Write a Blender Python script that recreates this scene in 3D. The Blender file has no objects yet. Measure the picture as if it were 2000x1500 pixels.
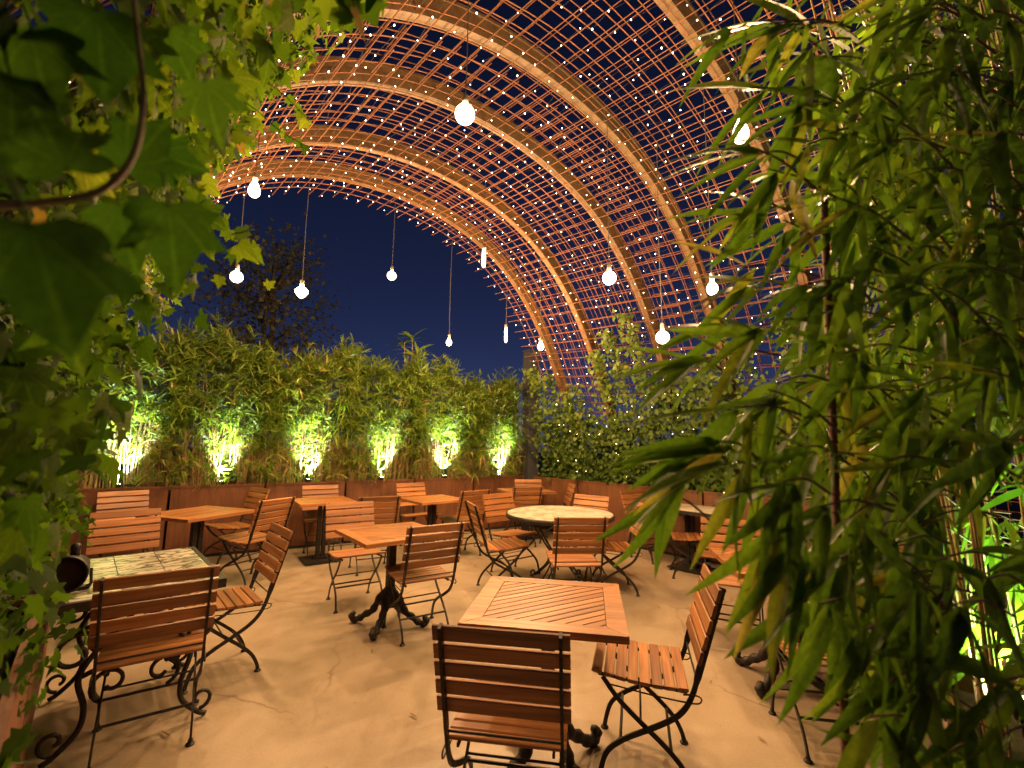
import bpy, math, random
import numpy as np
from mathutils import Vector, Matrix
random.seed(7); rng = np.random.default_rng(11)
SC = bpy.context.scene
COL = SC.collection
PI = math.pi

# ---------------------------------------------------------------- camera
CAM_H = 1.49
F_PX, PITCH, ROLL = 890.0, math.radians(7.4), math.radians(0.8)
_F = Vector((0, math.cos(PITCH), math.sin(PITCH)))
_U0 = Vector((0, -math.sin(PITCH), math.cos(PITCH)))
_R0 = Vector((1, 0, 0))
_R = math.cos(ROLL)*_R0 + math.sin(ROLL)*_U0
_U = -math.sin(ROLL)*_R0 + math.cos(ROLL)*_U0
cd = bpy.data.cameras.new('camera'); cam = bpy.data.objects.new('camera', cd); COL.objects.link(cam)
cam.matrix_world = Matrix(((_R.x, _U.x, -_F.x, 0), (_R.y, _U.y, -_F.y, 0), (_R.z, _U.z, -_F.z, CAM_H), (0, 0, 0, 1)))
cd.sensor_width = 36; cd.lens = F_PX/2000*36; cd.clip_start = 0.05; cd.clip_end = 2000
cd.dof.use_dof = True; cd.dof.focus_distance = 2.6; cd.dof.aperture_fstop = 2.2
SC.camera = cam

# ---------------------------------------------------------------- sky, exposure
w = bpy.data.worlds.new('World'); SC.world = w; w.use_nodes = True
nt = w.node_tree; bgn = nt.nodes['Background']
sky = nt.nodes.new('ShaderNodeTexSky'); sky.sky_type = 'NISHITA'; sky.sun_disc = False
sky.sun_elevation = math.radians(15.0); sky.sun_rotation = math.radians(180)
sky.ozone_density = 6.0; sky.dust_density = 0.0; sky.air_density = 0.55
tn = nt.nodes.new('ShaderNodeMix'); tn.data_type = 'RGBA'; tn.blend_type = 'MULTIPLY'; tn.inputs[0].default_value = 1.0
tn.inputs[7].default_value = (1.45, .80, .95, 1)      # indigo night tint, the same over the whole sky
nt.links.new(sky.outputs[0], tn.inputs[6]); nt.links.new(tn.outputs[2], bgn.inputs[0]); bgn.inputs[1].default_value = 0.0135
SC.view_settings.view_transform = 'Standard'; SC.view_settings.look = 'None'
SC.view_settings.exposure = 0.0; SC.view_settings.gamma = 1.0
SC.cycles.use_denoising = True
SC.cycles.max_bounces = 6; SC.cycles.diffuse_bounces = 3; SC.cycles.glossy_bounces = 2
SC.cycles.transmission_bounces = 4; SC.cycles.transparent_max_bounces = 4
SC.cycles.sample_clamp_indirect = 4.0; SC.cycles.caustics_reflective = False; SC.cycles.caustics_refractive = False
BULB_W = 132.0     # watts of a hanging globe bulb
UP_W = 1000.0        # watts of the planter uplights

# ---------------------------------------------------------------- pixel helpers (photograph pixels 2000 x 1500)
def ray(px, py):
    return _F*F_PX + _R*(px-1000) + _U*(750-py)
def at_z(px, py, z):
    d = ray(px, py); t = (z-CAM_H)/d.z
    return Vector((d.x*t, d.y*t, z))
def at_y(px, py, y):
    d = ray(px, py); t = y/d.y
    return Vector((d.x*t, y, CAM_H+d.z*t))

# ---------------------------------------------------------------- materials
def newmat(name):
    m = bpy.data.materials.new(name); m.use_nodes = True
    n = m.node_tree.nodes; return m, m.node_tree, n['Principled BSDF']
def N(t, typ, **kw):
    n = t.nodes.new(typ)
    for k, v in kw.items(): setattr(n, k, v)
    return n
def ramp(t, fac, stops):
    r = N(t, 'ShaderNodeValToRGB'); t.links.new(fac, r.inputs[0])
    e = r.color_ramp.elements
    while len(e) < len(stops): e.new(0.5)
    for i, (p, c) in enumerate(stops):
        e[i].position = p; e[i].color = (*c, 1)
    return r.outputs[0]
def noise(t, vec, scale, detail=4, rough=.55, dist=0.0):
    n = N(t, 'ShaderNodeTexNoise'); n.inputs['Scale'].default_value = scale; n.inputs['Detail'].default_value = detail
    n.inputs['Roughness'].default_value = rough; n.inputs['Distortion'].default_value = dist
    if vec is not None: t.links.new(vec, n.inputs['Vector'])
    return n.outputs['Fac']
def mapping(t, src, scale):
    m = N(t, 'ShaderNodeMapping'); m.inputs['Scale'].default_value = scale; t.links.new(src, m.inputs['Vector']); return m.outputs[0]
def mixc(t, fac, a, b, mode='MIX'):
    m = N(t, 'ShaderNodeMix', data_type='RGBA', blend_type=mode)
    for s, v in ((m.inputs[0], fac), (m.inputs[6], a), (m.inputs[7], b)):
        if hasattr(v, 'links'): t.links.new(v, s)
        elif isinstance(v, (int, float)): s.default_value = v
        else: s.default_value = (*v, 1)
    return m.outputs[2]
def bump(t, bsdf, h, strength=.3, dist=.01):
    b = N(t, 'ShaderNodeBump'); b.inputs['Strength'].default_value = strength; b.inputs['Distance'].default_value = dist
    t.links.new(h, b.inputs['Height']); t.links.new(b.outputs[0], bsdf.inputs['Normal'])

def mat_teak(name, axis, dark=1.0, rough=.42):
    m, t, b = newmat(name)
    tc = N(t, 'ShaderNodeTexCoord'); oi = N(t, 'ShaderNodeObjectInfo')
    add = N(t, 'ShaderNodeVectorMath', operation='ADD'); t.links.new(tc.outputs['Object'], add.inputs[0])
    mul = N(t, 'ShaderNodeVectorMath', operation='SCALE'); mul.inputs[0].default_value = (13.1, 7.7, 5.3)
    t.links.new(oi.outputs['Random'], mul.inputs['Scale']); t.links.new(mul.outputs[0], add.inputs[1])
    sc = [60, 60, 60]; sc[axis] = 2.5
    g = noise(t, mapping(t, add.outputs[0], sc), 1.0, 6, .6, .4)
    sc2 = [14, 14, 14]; sc2[axis] = 1.2
    g2 = noise(t, mapping(t, add.outputs[0], sc2), 1.0, 3, .5, .8)
    d = dark
    c1 = ramp(t, g, [(.3, (.25*d, .100*d, .030*d)), (.55, (.42*d, .185*d, .064*d)), (.75, (.52*d, .25*d, .095*d))])
    c2 = ramp(t, g2, [(.3, (.62, .55, .5)), (.7, (1.08, 1.04, 1.0))])
    c = mixc(t, 1.0, c1, c2, 'MULTIPLY')
    c3 = ramp(t, oi.outputs['Random'], [(0, (.62, .58, .54)), (.5, (1, 1, 1)), (1, (1.18, 1.14, 1.08))])
    c = mixc(t, 1.0, c, c3, 'MULTIPLY')
    t.links.new(c, b.inputs['Base Color'])
    t.links.new(ramp(t, g, [(.3, (rough+.12,)*3), (.7, (rough-.06,)*3)]), b.inputs['Roughness'])
    bump(t, b, g, .25, .002)
    return m
TEAK_X = mat_teak('teak', 0); TEAK_Y = mat_teak('teak_along_y', 1)
def mat_iron(name, col=(.012, .011, .010), rough=.45):
    m, t, b = newmat(name)
    tc = N(t, 'ShaderNodeTexCoord')
    n = noise(t, tc.outputs['Object'], 40, 5, .6)
    t.links.new(ramp(t, n, [(.35, col), (.75, tuple(x*2.6+.006*k for x, k in zip(col, (3, 1.5, .6))))]), b.inputs['Base Color'])
    t.links.new(ramp(t, n, [(.3, (rough-.1,)*3), (.7, (rough+.2,)*3)]), b.inputs['Roughness'])
    b.inputs['Metallic'].default_value = .35
    bump(t, b, n, .2, .002)
    return m
IRON = mat_iron('painted_iron'); CAST = mat_iron('cast_iron', (.016, .014, .013), .5)
BLACKP = mat_iron('black_housing', (.010, .010, .011), .35)
def mat_corten():
    m, t, b = newmat('corten_steel')
    tc = N(t, 'ShaderNodeTexCoord'); oi = N(t, 'ShaderNodeObjectInfo')
    add = N(t, 'ShaderNodeVectorMath', operation='ADD'); t.links.new(tc.outputs['Object'], add.inputs[0])
    mul = N(t, 'ShaderNodeVectorMath', operation='SCALE'); mul.inputs[0].default_value = (9, 4, 3)
    t.links.new(oi.outputs['Random'], mul.inputs['Scale']); t.links.new(mul.outputs[0], add.inputs[1])
    n1 = noise(t, add.outputs[0], 3.0, 8, .65, .3); n2 = noise(t, mapping(t, add.outputs[0], (22, 22, 2.2)), 1.0, 6, .6)
    c = ramp(t, n1, [(.25, (.060, .020, .008)), (.5, (.125, .042, .014)), (.75, (.20, .075, .024))])
    c = mixc(t, .45, c, ramp(t, n2, [(.3, (.05, .018, .008)), (.75, (.21, .08, .026))]))
    t.links.new(c, b.inputs['Base Color']); b.inputs['Roughness'].default_value = .62; b.inputs['Metallic'].default_value = .1
    bump(t, b, noise(t, add.outputs[0], 120, 4, .6), .25, .002)
    return m
CORTEN = mat_corten()
def mat_floor():
    m, t, b = newmat('concrete_floor')
    tc = N(t, 'ShaderNodeTexCoord'); v = tc.outputs['Object']
    n1 = noise(t, v, .9, 8, .62, .6); n2 = noise(t, v, 6.0, 8, .7, .2); n3 = noise(t, v, 90, 4, .6); n4 = noise(t, mapping(t, v, (1, .6, 1)), 3.2, 9, .74, .9)
    mus = noise(t, mapping(t, v, (1.4, .55, 1)), 1.1, 6, .6, .5)
    c = ramp(t, n1, [(.3, (.355, .265, .178)), (.5, (.39, .30, .205)), (.72, (.415, .325, .23))])
    c = mixc(t, .35, c, ramp(t, n2, [(.3, (.25, .185, .12)), (.7, (.40, .31, .215))]))
    st = ramp(t, mus, [(.28, (.74, .68, .60)), (.52, (1, 1, 1))])
    c = mixc(t, .75, c, st, 'MULTIPLY')
    c = mixc(t, .8, c, ramp(t, n4, [(.34, (.78, .70, .60)), (.47, (.97, .95, .93)), (.7, (1.03, 1.02, 1.01))]), 'MULTIPLY')
    c = mixc(t, .35, c, ramp(t, n3, [(.3, (.7, .68, .64)), (.6, (1.1, 1.1, 1.1))]), 'MULTIPLY')
    vo = N(t, 'ShaderNodeTexVoronoi', feature='DISTANCE_TO_EDGE'); vo.inputs['Scale'].default_value = .55
    wob = N(t, 'ShaderNodeVectorMath', operation='ADD'); nz = N(t, 'ShaderNodeTexNoise'); nz.inputs['Scale'].default_value = 5; nz.inputs['Detail'].default_value = 6
    sc_ = N(t, 'ShaderNodeVectorMath', operation='SCALE'); sc_.inputs['Scale'].default_value = .16
    t.links.new(v, nz.inputs['Vector']); t.links.new(nz.outputs['Color'], sc_.inputs[0]); t.links.new(v, wob.inputs[0]); t.links.new(sc_.outputs[0], wob.inputs[1]); t.links.new(wob.outputs[0], vo.inputs['Vector'])
    cr = ramp(t, vo.outputs['Distance'], [(.0, (.45, .38, .30)), (.006, (1, 1, 1))]); mk = ramp(t, noise(t, v, .8, 2), [(.5, (0, 0, 0)), (.6, (.8, .8, .8))])
    c = mixc(t, mk, c, mixc(t, 1.0, c, cr, 'MULTIPLY'))
    sp_ = noise(t, v, 38, 3, .5); c = mixc(t, .6, c, ramp(t, sp_, [(.25, (.45, .38, .3)), (.31, (1, 1, 1))]), 'MULTIPLY')
    t.links.new(c, b.inputs['Base Color'])
    t.links.new(ramp(t, n2, [(.3, (.34,)*3), (.7, (.56,)*3)]), b.inputs['Roughness'])
    bump(t, b, n3, .05, .001)
    return m
FLOOR = mat_floor()
def mat_simple(name, col, rough=.6, metal=0.0, var=.3, scale=30, spec=None):
    m, t, b = newmat(name)
    tc = N(t, 'ShaderNodeTexCoord'); n = noise(t, tc.outputs['Object'], scale, 5, .6)
    t.links.new(ramp(t, n, [(.3, tuple(x*(1-var) for x in col)), (.7, tuple(min(1, x*(1+var)) for x in col))]), b.inputs['Base Color'])
    b.inputs['Roughness'].default_value = rough; b.inputs['Metallic'].default_value = metal
    bump(t, b, n, .2, .003)
    return m
SOIL = mat_simple('soil', (.035, .024, .016), .95, 0, .5, 60)
GROUND = mat_simple('dark_ground', (.05, .045, .04), .95, 0, .4, 3)
STEEL = mat_simple('grey_steel', (.060, .062, .066), .5, .2, .12, 8)
REBAR = mat_simple('rusty_rebar', (.19, .066, .020), .7, .1, .35, 40)
POLE = mat_simple('rusty_pole', (.14, .055, .028), .75, .1, .5, 60)
CORD = mat_simple('cord_fabric', (.05, .045, .04), .8, 0, .2, 50)
SOCKET = mat_simple('lamp_socket', (.30, .26, .20), .4, .6, .2, 50)
GRAVEL = mat_simple('stones', (.30, .24, .18), .85, 0, .5, 25)
GROUT = mat_simple('grout', (.06, .05, .042), .9, 0, .3, 60)
def mat_rib():
    m, t, b = newmat('glulam')
    tc = N(t, 'ShaderNodeTexCoord')
    n = noise(t, mapping(t, tc.outputs['Object'], (3, 3, 3)), 4.0, 7, .65, .5)
    n2 = noise(t, tc.outputs['Object'], 30, 5, .6)
    c = ramp(t, n, [(.3, (.080, .042, .017)), (.55, (.125, .069, .029)), (.75, (.18, .103, .047))])
    c = mixc(t, .4, c, ramp(t, n2, [(.3, (.09, .045, .018)), (.7, (.20, .12, .05))]))
    t.links.new(c, b.inputs['Base Color']); b.inputs['Roughness'].default_value = .6
    return m
RIB = mat_rib()
def mat_emit(name, col, s, sample=True):
    m, t, b = newmat(name)
    b.inputs['Base Color'].default_value = (.8, .8, .8, 1); b.inputs['Emission Color'].default_value = (*col, 1)
    b.inputs['Emission Strength'].default_value = s
    if not sample: m.cycles.emission_sampling = 'NONE'
    return m
WARM = (1.0, .61, .285)
def mat_bulb(name, col, e):
    m, t, b = newmat(name); out = t.nodes['Material Output']
    em = N(t, 'ShaderNodeEmission'); em.inputs[0].default_value = (*col, 1); em.inputs[1].default_value = e
    tp = N(t, 'ShaderNodeBsdfTransparent'); mx = N(t, 'ShaderNodeMixShader'); mx.inputs[0].default_value = .75
    t.links.new(em.outputs[0], mx.inputs[1]); t.links.new(tp.outputs[0], mx.inputs[2]); t.links.new(mx.outputs[0], out.inputs[0])
    t.nodes.remove(b); m.cycles.emission_sampling = 'NONE'; return m
BULB = mat_bulb('bulb_glass_glow', (1.0, .80, .58), 26.0)
BULB_O = mat_bulb('bulb_glass_glow_amber', (1.0, .70, .42), 18.0)
FILAMENT = mat_emit('filament', (1.0, .75, .45), 60.0, False)
LED = mat_emit('led_glow', (1.0, .78, .55), 14.0, False)
LENS = mat_emit('uplight_lens', (.85, 1.0, .80), 60.0, False)
def mat_leaf(name, stops, trans=.45, rough=.45, vein=None, attr=True, tint=1.0):
    m = bpy.data.materials.new(name); m.use_nodes = True; t = m.node_tree
    b = t.nodes['Principled BSDF']; out = t.nodes['Material Output']
    if attr:
        a = N(t, 'ShaderNodeAttribute'); a.attribute_name = 'rnd'; f = a.outputs['Fac']
    else:
        a = N(t, 'ShaderNodeObjectInfo'); f = a.outputs['Random']
    c = ramp(t, f, stops)
    tc = N(t, 'ShaderNodeTexCoord')
    n = noise(t, tc.outputs['Object'], 18 if not attr else 9, 4, .6)
    c = mixc(t, 1.0, c, ramp(t, n, [(.3, (.72, .74, .7)), (.7, (1.15, 1.12, 1.0))]), 'MULTIPLY')
    if vein:
        wv = N(t, 'ShaderNodeTexWave'); wv.inputs['Scale'].default_value = vein; wv.inputs['Distortion'].default_value = .3
        wv.bands_direction = 'X'
        t.links.new(tc.outputs['Object'], wv.inputs['Vector'])
        c = mixc(t, 1.0, c, ramp(t, wv.outputs['Fac'], [(.2, (.82, .84, .78)), (.7, (1.06, 1.06, 1.0))]), 'MULTIPLY')
    if 'ivy' in name and not attr:
        gr = N(t, 'ShaderNodeTexGradient', gradient_type='RADIAL'); t.links.new(tc.outputs['Object'], gr.inputs[0])
        mu = N(t, 'ShaderNodeMath', operation='MULTIPLY'); mu.inputs[1].default_value = 12.0; t.links.new(gr.outputs['Fac'], mu.inputs[0])
        pp = N(t, 'ShaderNodeMath', operation='PINGPONG'); pp.inputs[1].default_value = .5; t.links.new(mu.outputs[0], pp.inputs[0])
        c = mixc(t, 1.0, c, ramp(t, pp.outputs[0], [(.0, (1.7, 1.5, 1.5)), (.05, (1.35, 1.25, 1.2)), (.12, (.92, .94, .92)), (.5, (1.05, 1.05, 1.0))]), 'MULTIPLY')
    t.links.new(c, b.inputs['Base Color']); b.inputs['Roughness'].default_value = rough
    b.inputs['Specular IOR Level'].default_value = .22 if 'ivy' not in name else .10
    tr = N(t, 'ShaderNodeBsdfTranslucent')
    tcx = mixc(t, 1.0, c, (1.55*tint, 1.75*tint, .55*tint), 'MULTIPLY'); t.links.new(tcx, tr.inputs['Color'])
    mx = N(t, 'ShaderNodeMixShader'); mx.inputs[0].default_value = trans
    t.links.new(b.outputs[0], mx.inputs[1]); t.links.new(tr.outputs[0], mx.inputs[2]); t.links.new(mx.outputs[0], out.inputs[0])
    return m
GREENS = [(0, (.085, .140, .022)), (.45, (.14, .21, .032)), (.8, (.20, .27, .045)), (.93, (.28, .27, .06)), (.98, (.40, .27, .11))]
HEDGE = mat_leaf('bamboo_hedge_leaf', GREENS, .4)
BLEAF = mat_leaf('bamboo_leaf', [(0, (.058, .108, .018)), (.5, (.10, .175, .026)), (.86, (.15, .22, .034)), (.95, (.23, .22, .05)), (1, (.34, .26, .12))], .42, .38, 240, False)
BLEAF_S = mat_leaf('bamboo_leaf_small', [(0, (.058, .108, .018)), (.5, (.10, .175, .026)), (.86, (.15, .22, .034)), (.95, (.23, .22, .05)), (1, (.34, .26, .12))], .42, .38)
IVY_DIMMED = mat_leaf('ivy_leaf_dimmed', [(0, (.024, .062, .012)), (.6, (.040, .090, .016)), (1, (.065, .12, .02))], .46, .6, None, False)  # same ivy, its colour darkened to stand in for the unlit close branch
IVY_MID = mat_leaf('ivy_leaf_low_dimmed', [(0, (.020, .048, .010)), (.6, (.042, .085, .014)), (1, (.095, .14, .02))], .40, .6, None, False)  # darker copy of the ivy leaf, shade low on the wall put into colour
IVY = mat_leaf('ivy_leaf', [(0, (.035, .070, .012)), (.5, (.075, .125, .016)), (.85, (.14, .19, .025)), (.96, (.24, .24, .045)), (1, (.22, .13, .06))], .5, .6)
IVY_O = mat_leaf('ivy_leaf_single', [(0, (.035, .070, .012)), (.5, (.075, .125, .016)), (.85, (.14, .19, .025)), (1, (.22, .23, .045))], .5, .6, None, False)
VINE = mat_leaf('climber_leaf', [(0, (.055, .105, .022)), (.5, (.11, .17, .030)), (.85, (.18, .22, .04)), (1, (.27, .25, .06))], .42, .45)
TREEL = mat_leaf('tree_leaf', [(0, (.13, .135, .09)), (1, (.20, .20, .13))], .30, .5)
CULM = mat_simple('bamboo_culm', (.34, .22, .085), .55, 0, .45, 14)
TWIG = mat_simple('twig', (.16, .105, .055), .7, 0, .4, 30)
BARK = mat_simple('bark', (.10, .075, .055), .9, 0, .4, 10)
def mat_marble():
    m, t, b = newmat('veined_tile')
    tc = N(t, 'ShaderNodeTexCoord'); oi = N(t, 'ShaderNodeObjectInfo')
    add = N(t, 'ShaderNodeVectorMath', operation='ADD'); t.links.new(tc.outputs['Object'], add.inputs[0])
    mul = N(t, 'ShaderNodeVectorMath', operation='SCALE'); mul.inputs[0].default_value = (9, 4, 3)
    t.links.new(oi.outputs['Random'], mul.inputs['Scale']); t.links.new(mul.outputs[0], add.inputs[1])
    n1 = noise(t, mapping(t, add.outputs[0], (3, 6, 3)), 1.5, 6, .6, 1.2); n2 = noise(t, add.outputs[0], 3.5, 5, .6)
    v = ramp(t, n1, [(.42, (1, 1, 1)), (.485, (.10, .085, .07)), (.515, (.10, .085, .07)), (.56, (1, 1, 1))])
    c = ramp(t, n2, [(.3, (.40, .36, .28)), (.7, (.60, .56, .46))])
    t.links.new(mixc(t, .85, c, v, 'MULTIPLY'), b.inputs['Base Color']); b.inputs['Roughness'].default_value = .22
    return m
MARBLE = mat_marble()
def mat_stone():
    m, t, b = newmat('mosaic_stone')
    tc = N(t, 'ShaderNodeTexCoord'); oi = N(t, 'ShaderNodeObjectInfo')
    n = noise(t, tc.outputs['Object'], 22, 6, .65)
    c = ramp(t, n, [(.3, (.34, .29, .22)), (.7, (.54, .48, .39))])
    c = mixc(t, 1.0, c, ramp(t, oi.outputs['Random'], [(0, (.70, .66, .6)), (.5, (1, 1, 1)), (1, (1.15, 1.12, 1.08))]), 'MULTIPLY')
    t.links.new(c, b.inputs['Base Color']); b.inputs['Roughness'].default_value = .4; bump(t, b, n, .25, .003)
    return m
STONE = mat_stone()

# ---------------------------------------------------------------- mesh helpers
class MB:
    def __init__(s): s.v = []; s.f = []
    def add(s, vs, fs):
        o = len(s.v); s.v += [tuple(v) for v in vs]; s.f += [tuple(i+o for i in f) for f in fs]; return s
    def box(s, c, size, rz=0.0, M=None):
        hx, hy, hz = size[0]/2, size[1]/2, size[2]/2
        vs = [Vector((x, y, z)) for x in (-hx, hx) for y in (-hy, hy) for z in (-hz, hz)]
        if M is None: M = Matrix.Rotation(rz, 3, 'Z')
        c = Vector(c)
        return s.add([M@v+c for v in vs], [(0, 1, 3, 2), (4, 6, 7, 5), (0, 4, 5, 1), (2, 3, 7, 6), (0, 2, 6, 4), (1, 5, 7, 3)])
    def slat(s, c, size, ch=.004, M=None):
        """chamfered board, long axis x"""
        hx, hy, hz = size[0]/2, size[1]/2, size[2]/2; ch = min(ch, hz*.8)
        pr = [(-hy+ch, -hz), (hy-ch, -hz), (hy, -hz+ch), (hy, hz-ch), (hy-ch, hz), (-hy+ch, hz), (-hy, hz-ch), (-hy, -hz+ch)]
        vs = [Vector((x, y, z)) for x in (-hx, hx) for (y, z) in pr]; c = Vector(c)
        if M is None: M = Matrix.Identity(3)
        fs = [(i, (i+1) % 8, 8+(i+1) % 8, 8+i) for i in range(8)] + [tuple(range(7, -1, -1)), tuple(range(8, 16))]
        return s.add([M@v+c for v in vs], fs)
    def tube(s, pts, r, n=6, cap=True):
        pts = [Vector(p) for p in pts]; m = len(pts)
        rs = r if hasattr(r, '__len__') else [r]*m
        t0 = (pts[1]-pts[0]).normalized(); up = Vector((0, 0, 1)) if abs(t0.z) < .9 else Vector((1, 0, 0))
        a = t0.cross(up).normalized(); vs = []
        for i in range(m):
            t = (pts[min(i+1, m-1)]-pts[max(i-1, 0)]).normalized()
            a = (a-t*a.dot(t)); a = a.normalized() if a.length > 1e-6 else t.orthogonal().normalized()
            b = t.cross(a)
            for k in range(n):
                q = 2*PI*k/n; vs.append(pts[i]+(a*math.cos(q)+b*math.sin(q))*rs[i])
        fs = [(i*n+k, i*n+(k+1) % n, (i+1)*n+(k+1) % n, (i+1)*n+k) for i in range(m-1) for k in range(n)]
        if cap: fs += [tuple(range(n-1, -1, -1)), tuple(range((m-1)*n, m*n))]
        return s.add(vs, fs)
    def bar(s, pts, wd, th, x):
        """flat bar along a path in the yz plane, wd in the plane, th along x"""
        P = [Vector((0, p[0], p[1])) for p in pts]; m = len(P); vs = []
        for i in range(m):
            t = (P[min(i+1, m-1)]-P[max(i-1, 0)]).normalized(); nn = Vector((0, -t.z, t.y))
            ww = wd[i] if hasattr(wd, '__len__') else wd
            for (a, b) in ((-1, -1), (1, -1), (1, 1), (-1, 1)):
                vs.append(P[i]+nn*(ww/2*a)+Vector((x+th/2*b, 0, 0)))
        fs = [(i*4+k, i*4+(k+1) % 4, (i+1)*4+(k+1) % 4, (i+1)*4+k) for i in range(m-1) for k in range(4)]
        fs += [(3, 2, 1, 0), tuple(range((m-1)*4, m*4))]
        return s.add(vs, fs)
    def lathe(s, prof, n=12, c=(0, 0, 0), M=None):
        c = Vector(c); m = len(prof); M = M or Matrix.Identity(3)
        vs = [M@Vector((r*math.cos(2*PI*k/n), r*math.sin(2*PI*k/n), z))+c for (r, z) in prof for k in range(n)]
        fs = [(i*n+k, i*n+(k+1) % n, (i+1)*n+(k+1) % n, (i+1)*n+k) for i in range(m-1) for k in range(n)]
        fs += [tuple(range(n-1, -1, -1)), tuple(range((m-1)*n, m*n))]
        return s.add(vs, fs)
    def prism(s, poly, z0, z1, ch=0.0):
        n = len(poly); cx = sum(p[0] for p in poly)/n; cy = sum(p[1] for p in poly)/n
        vs = [(x, y, z0) for x, y in poly]+[(x, y, z1-ch) for x, y in poly]
        fs = [tuple(range(n-1, -1, -1))]+[(i, (i+1) % n, n+(i+1) % n, n+i) for i in range(n)]
        if ch > 0:
            for x, y in poly:
                d = math.hypot(x-cx, y-cy) or 1; k = max(0, (d-ch*1.4)/d); vs.append((cx+(x-cx)*k, cy+(y-cy)*k, z1))
            fs += [(n+i, n+(i+1) % n, 2*n+(i+1) % n, 2*n+i) for i in range(n)]+[tuple(range(2*n, 3*n))]
        else: fs.append(tuple(range(n, 2*n)))
        return s.add(vs, fs)
    def mesh(s, name, mat, smooth=False):
        me = bpy.data.meshes.new(name); me.from_pydata(s.v, [], s.f); me.materials.append(mat)
        if smooth: me.polygons.foreach_set('use_smooth', [True]*len(me.polygons))
        me.update(); return me
    def build(s, name, mat, parent=None, smooth=False):
        return link(name, s.mesh(name, mat, smooth), parent)
def link(name, data, parent=None, M=None):
    o = bpy.data.objects.new(name, data); COL.objects.link(o)
    if parent is not None: o.parent = parent
    if M is not None: o.matrix_basis = M
    return o
def tag(o, label=None, cat=None, group=None, kind=None):
    if label: o['label'] = label
    if cat: o['category'] = cat
    if group: o['group'] = group
    if kind: o['kind'] = kind
    return o
def thing(name, loc, rz=0.0, label=None, cat=None, group=None):
    o = link(name, None); o.location = loc; o.rotation_euler = (0, 0, rz); return tag(o, label, cat, group)
def copy_tree(o, parent=None):
    c = o.copy(); COL.objects.link(c); c.parent = parent
    for ch in list(o.children): copy_tree(ch, c)
    return c
def npmesh(name, V, Fq, mat, rnd=None, smooth=True):
    """V (n,3) array, Fq (m,k) face array (k = 3 or 4)"""
    V = np.asarray(V, np.float32); Fq = np.asarray(Fq, np.int32); k = Fq.shape[1]
    me = bpy.data.meshes.new(name); me.vertices.add(len(V)); me.vertices.foreach_set('co', V.ravel())
    me.loops.add(Fq.size); me.loops.foreach_set('vertex_index', Fq.ravel())
    me.polygons.add(len(Fq)); me.polygons.foreach_set('loop_start', np.arange(0, Fq.size, k, dtype=np.int32))
    if smooth: me.polygons.foreach_set('use_smooth', np.ones(len(Fq), bool))
    if rnd is not None:
        a = me.attributes.new('rnd', 'FLOAT', 'POINT'); a.data.foreach_set('value', np.asarray(rnd, np.float32))
    me.materials.append(mat); me.update(calc_edges=True); return me
def catmull(pts, n=6):
    P = [Vector(p) for p in pts]; P = [P[0]*2-P[1]]+P+[P[-1]*2-P[-2]]; out = []
    for i in range(1, len(P)-2):
        for k in range(n):
            t = k/n; a, b, c, d = P[i-1], P[i], P[i+1], P[i+2]
            out.append(.5*((2*b)+(c-a)*t+(2*a-5*b+4*c-d)*t*t+(3*b-a-3*c+d)*t**3))
    out.append(P[-2]); return out
def clip(poly, inside):
    """clip a convex polygon by half planes (a, b, c): keep a*x+b*y<=c"""
    for (a, b, c) in inside:
        out = []
        for i in range(len(poly)):
            p, q = poly[i], poly[(i+1) % len(poly)]; dp = a*p[0]+b*p[1]-c; dq = a*q[0]+b*q[1]-c
            if dp <= 0: out.append(p)
            if dp*dq < 0: t = dp/(dp-dq); out.append((p[0]+(q[0]-p[0])*t, p[1]+(q[1]-p[1])*t))
        poly = out
        if len(poly) < 3: return []
    return poly
def unit(a): return a/np.maximum(np.linalg.norm(a, axis=-1, keepdims=True), 1e-9)

# leaves as arrays -------------------------------------------------
def blades(P, D, NRM, L, W, droop, rnd, seg=3):
    """lanceolate leaves: P base, D direction, NRM approx normal; returns V, F, rnd per vertex"""
    n = len(P); D = unit(D); S = unit(np.cross(D, NRM)); Nn = np.cross(S, D)
    ts = np.linspace(0, 1, seg+1); V = []
    prof = np.array([.12] + [math.sin(PI*min(1, (t*.93+.07))**.75) for t in ts[1:-1]] + [0.02])
    for i, t in enumerate(ts):
        c = P+D*(L*t)[:, None]
        c = c - np.array([0, 0, 1.0])*(droop*L*t*t)[:, None]
        h = (W*prof[i]/2)[:, None]
        V += [c-S*h+Nn*h*.25, c+S*h+Nn*h*.25]
    V = np.stack(V, 1).reshape(-1, 3); m = 2*(seg+1)
    f = np.array([[2*i, 2*i+1, 2*i+3, 2*i+2] for i in range(seg)])
    F = (np.arange(n)[:, None, None]*m+f[None]).reshape(-1, 4)
    return V, F, np.repeat(rnd, m)
IVY_OUT = [(0, -.02), (.20, -.10), (.42, .02), (.30, .22), (.52, .48), (.24, .50), (0, 1.0), (-.24, .50), (-.52, .48), (-.30, .22), (-.42, .02), (-.20, -.10)]
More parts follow.
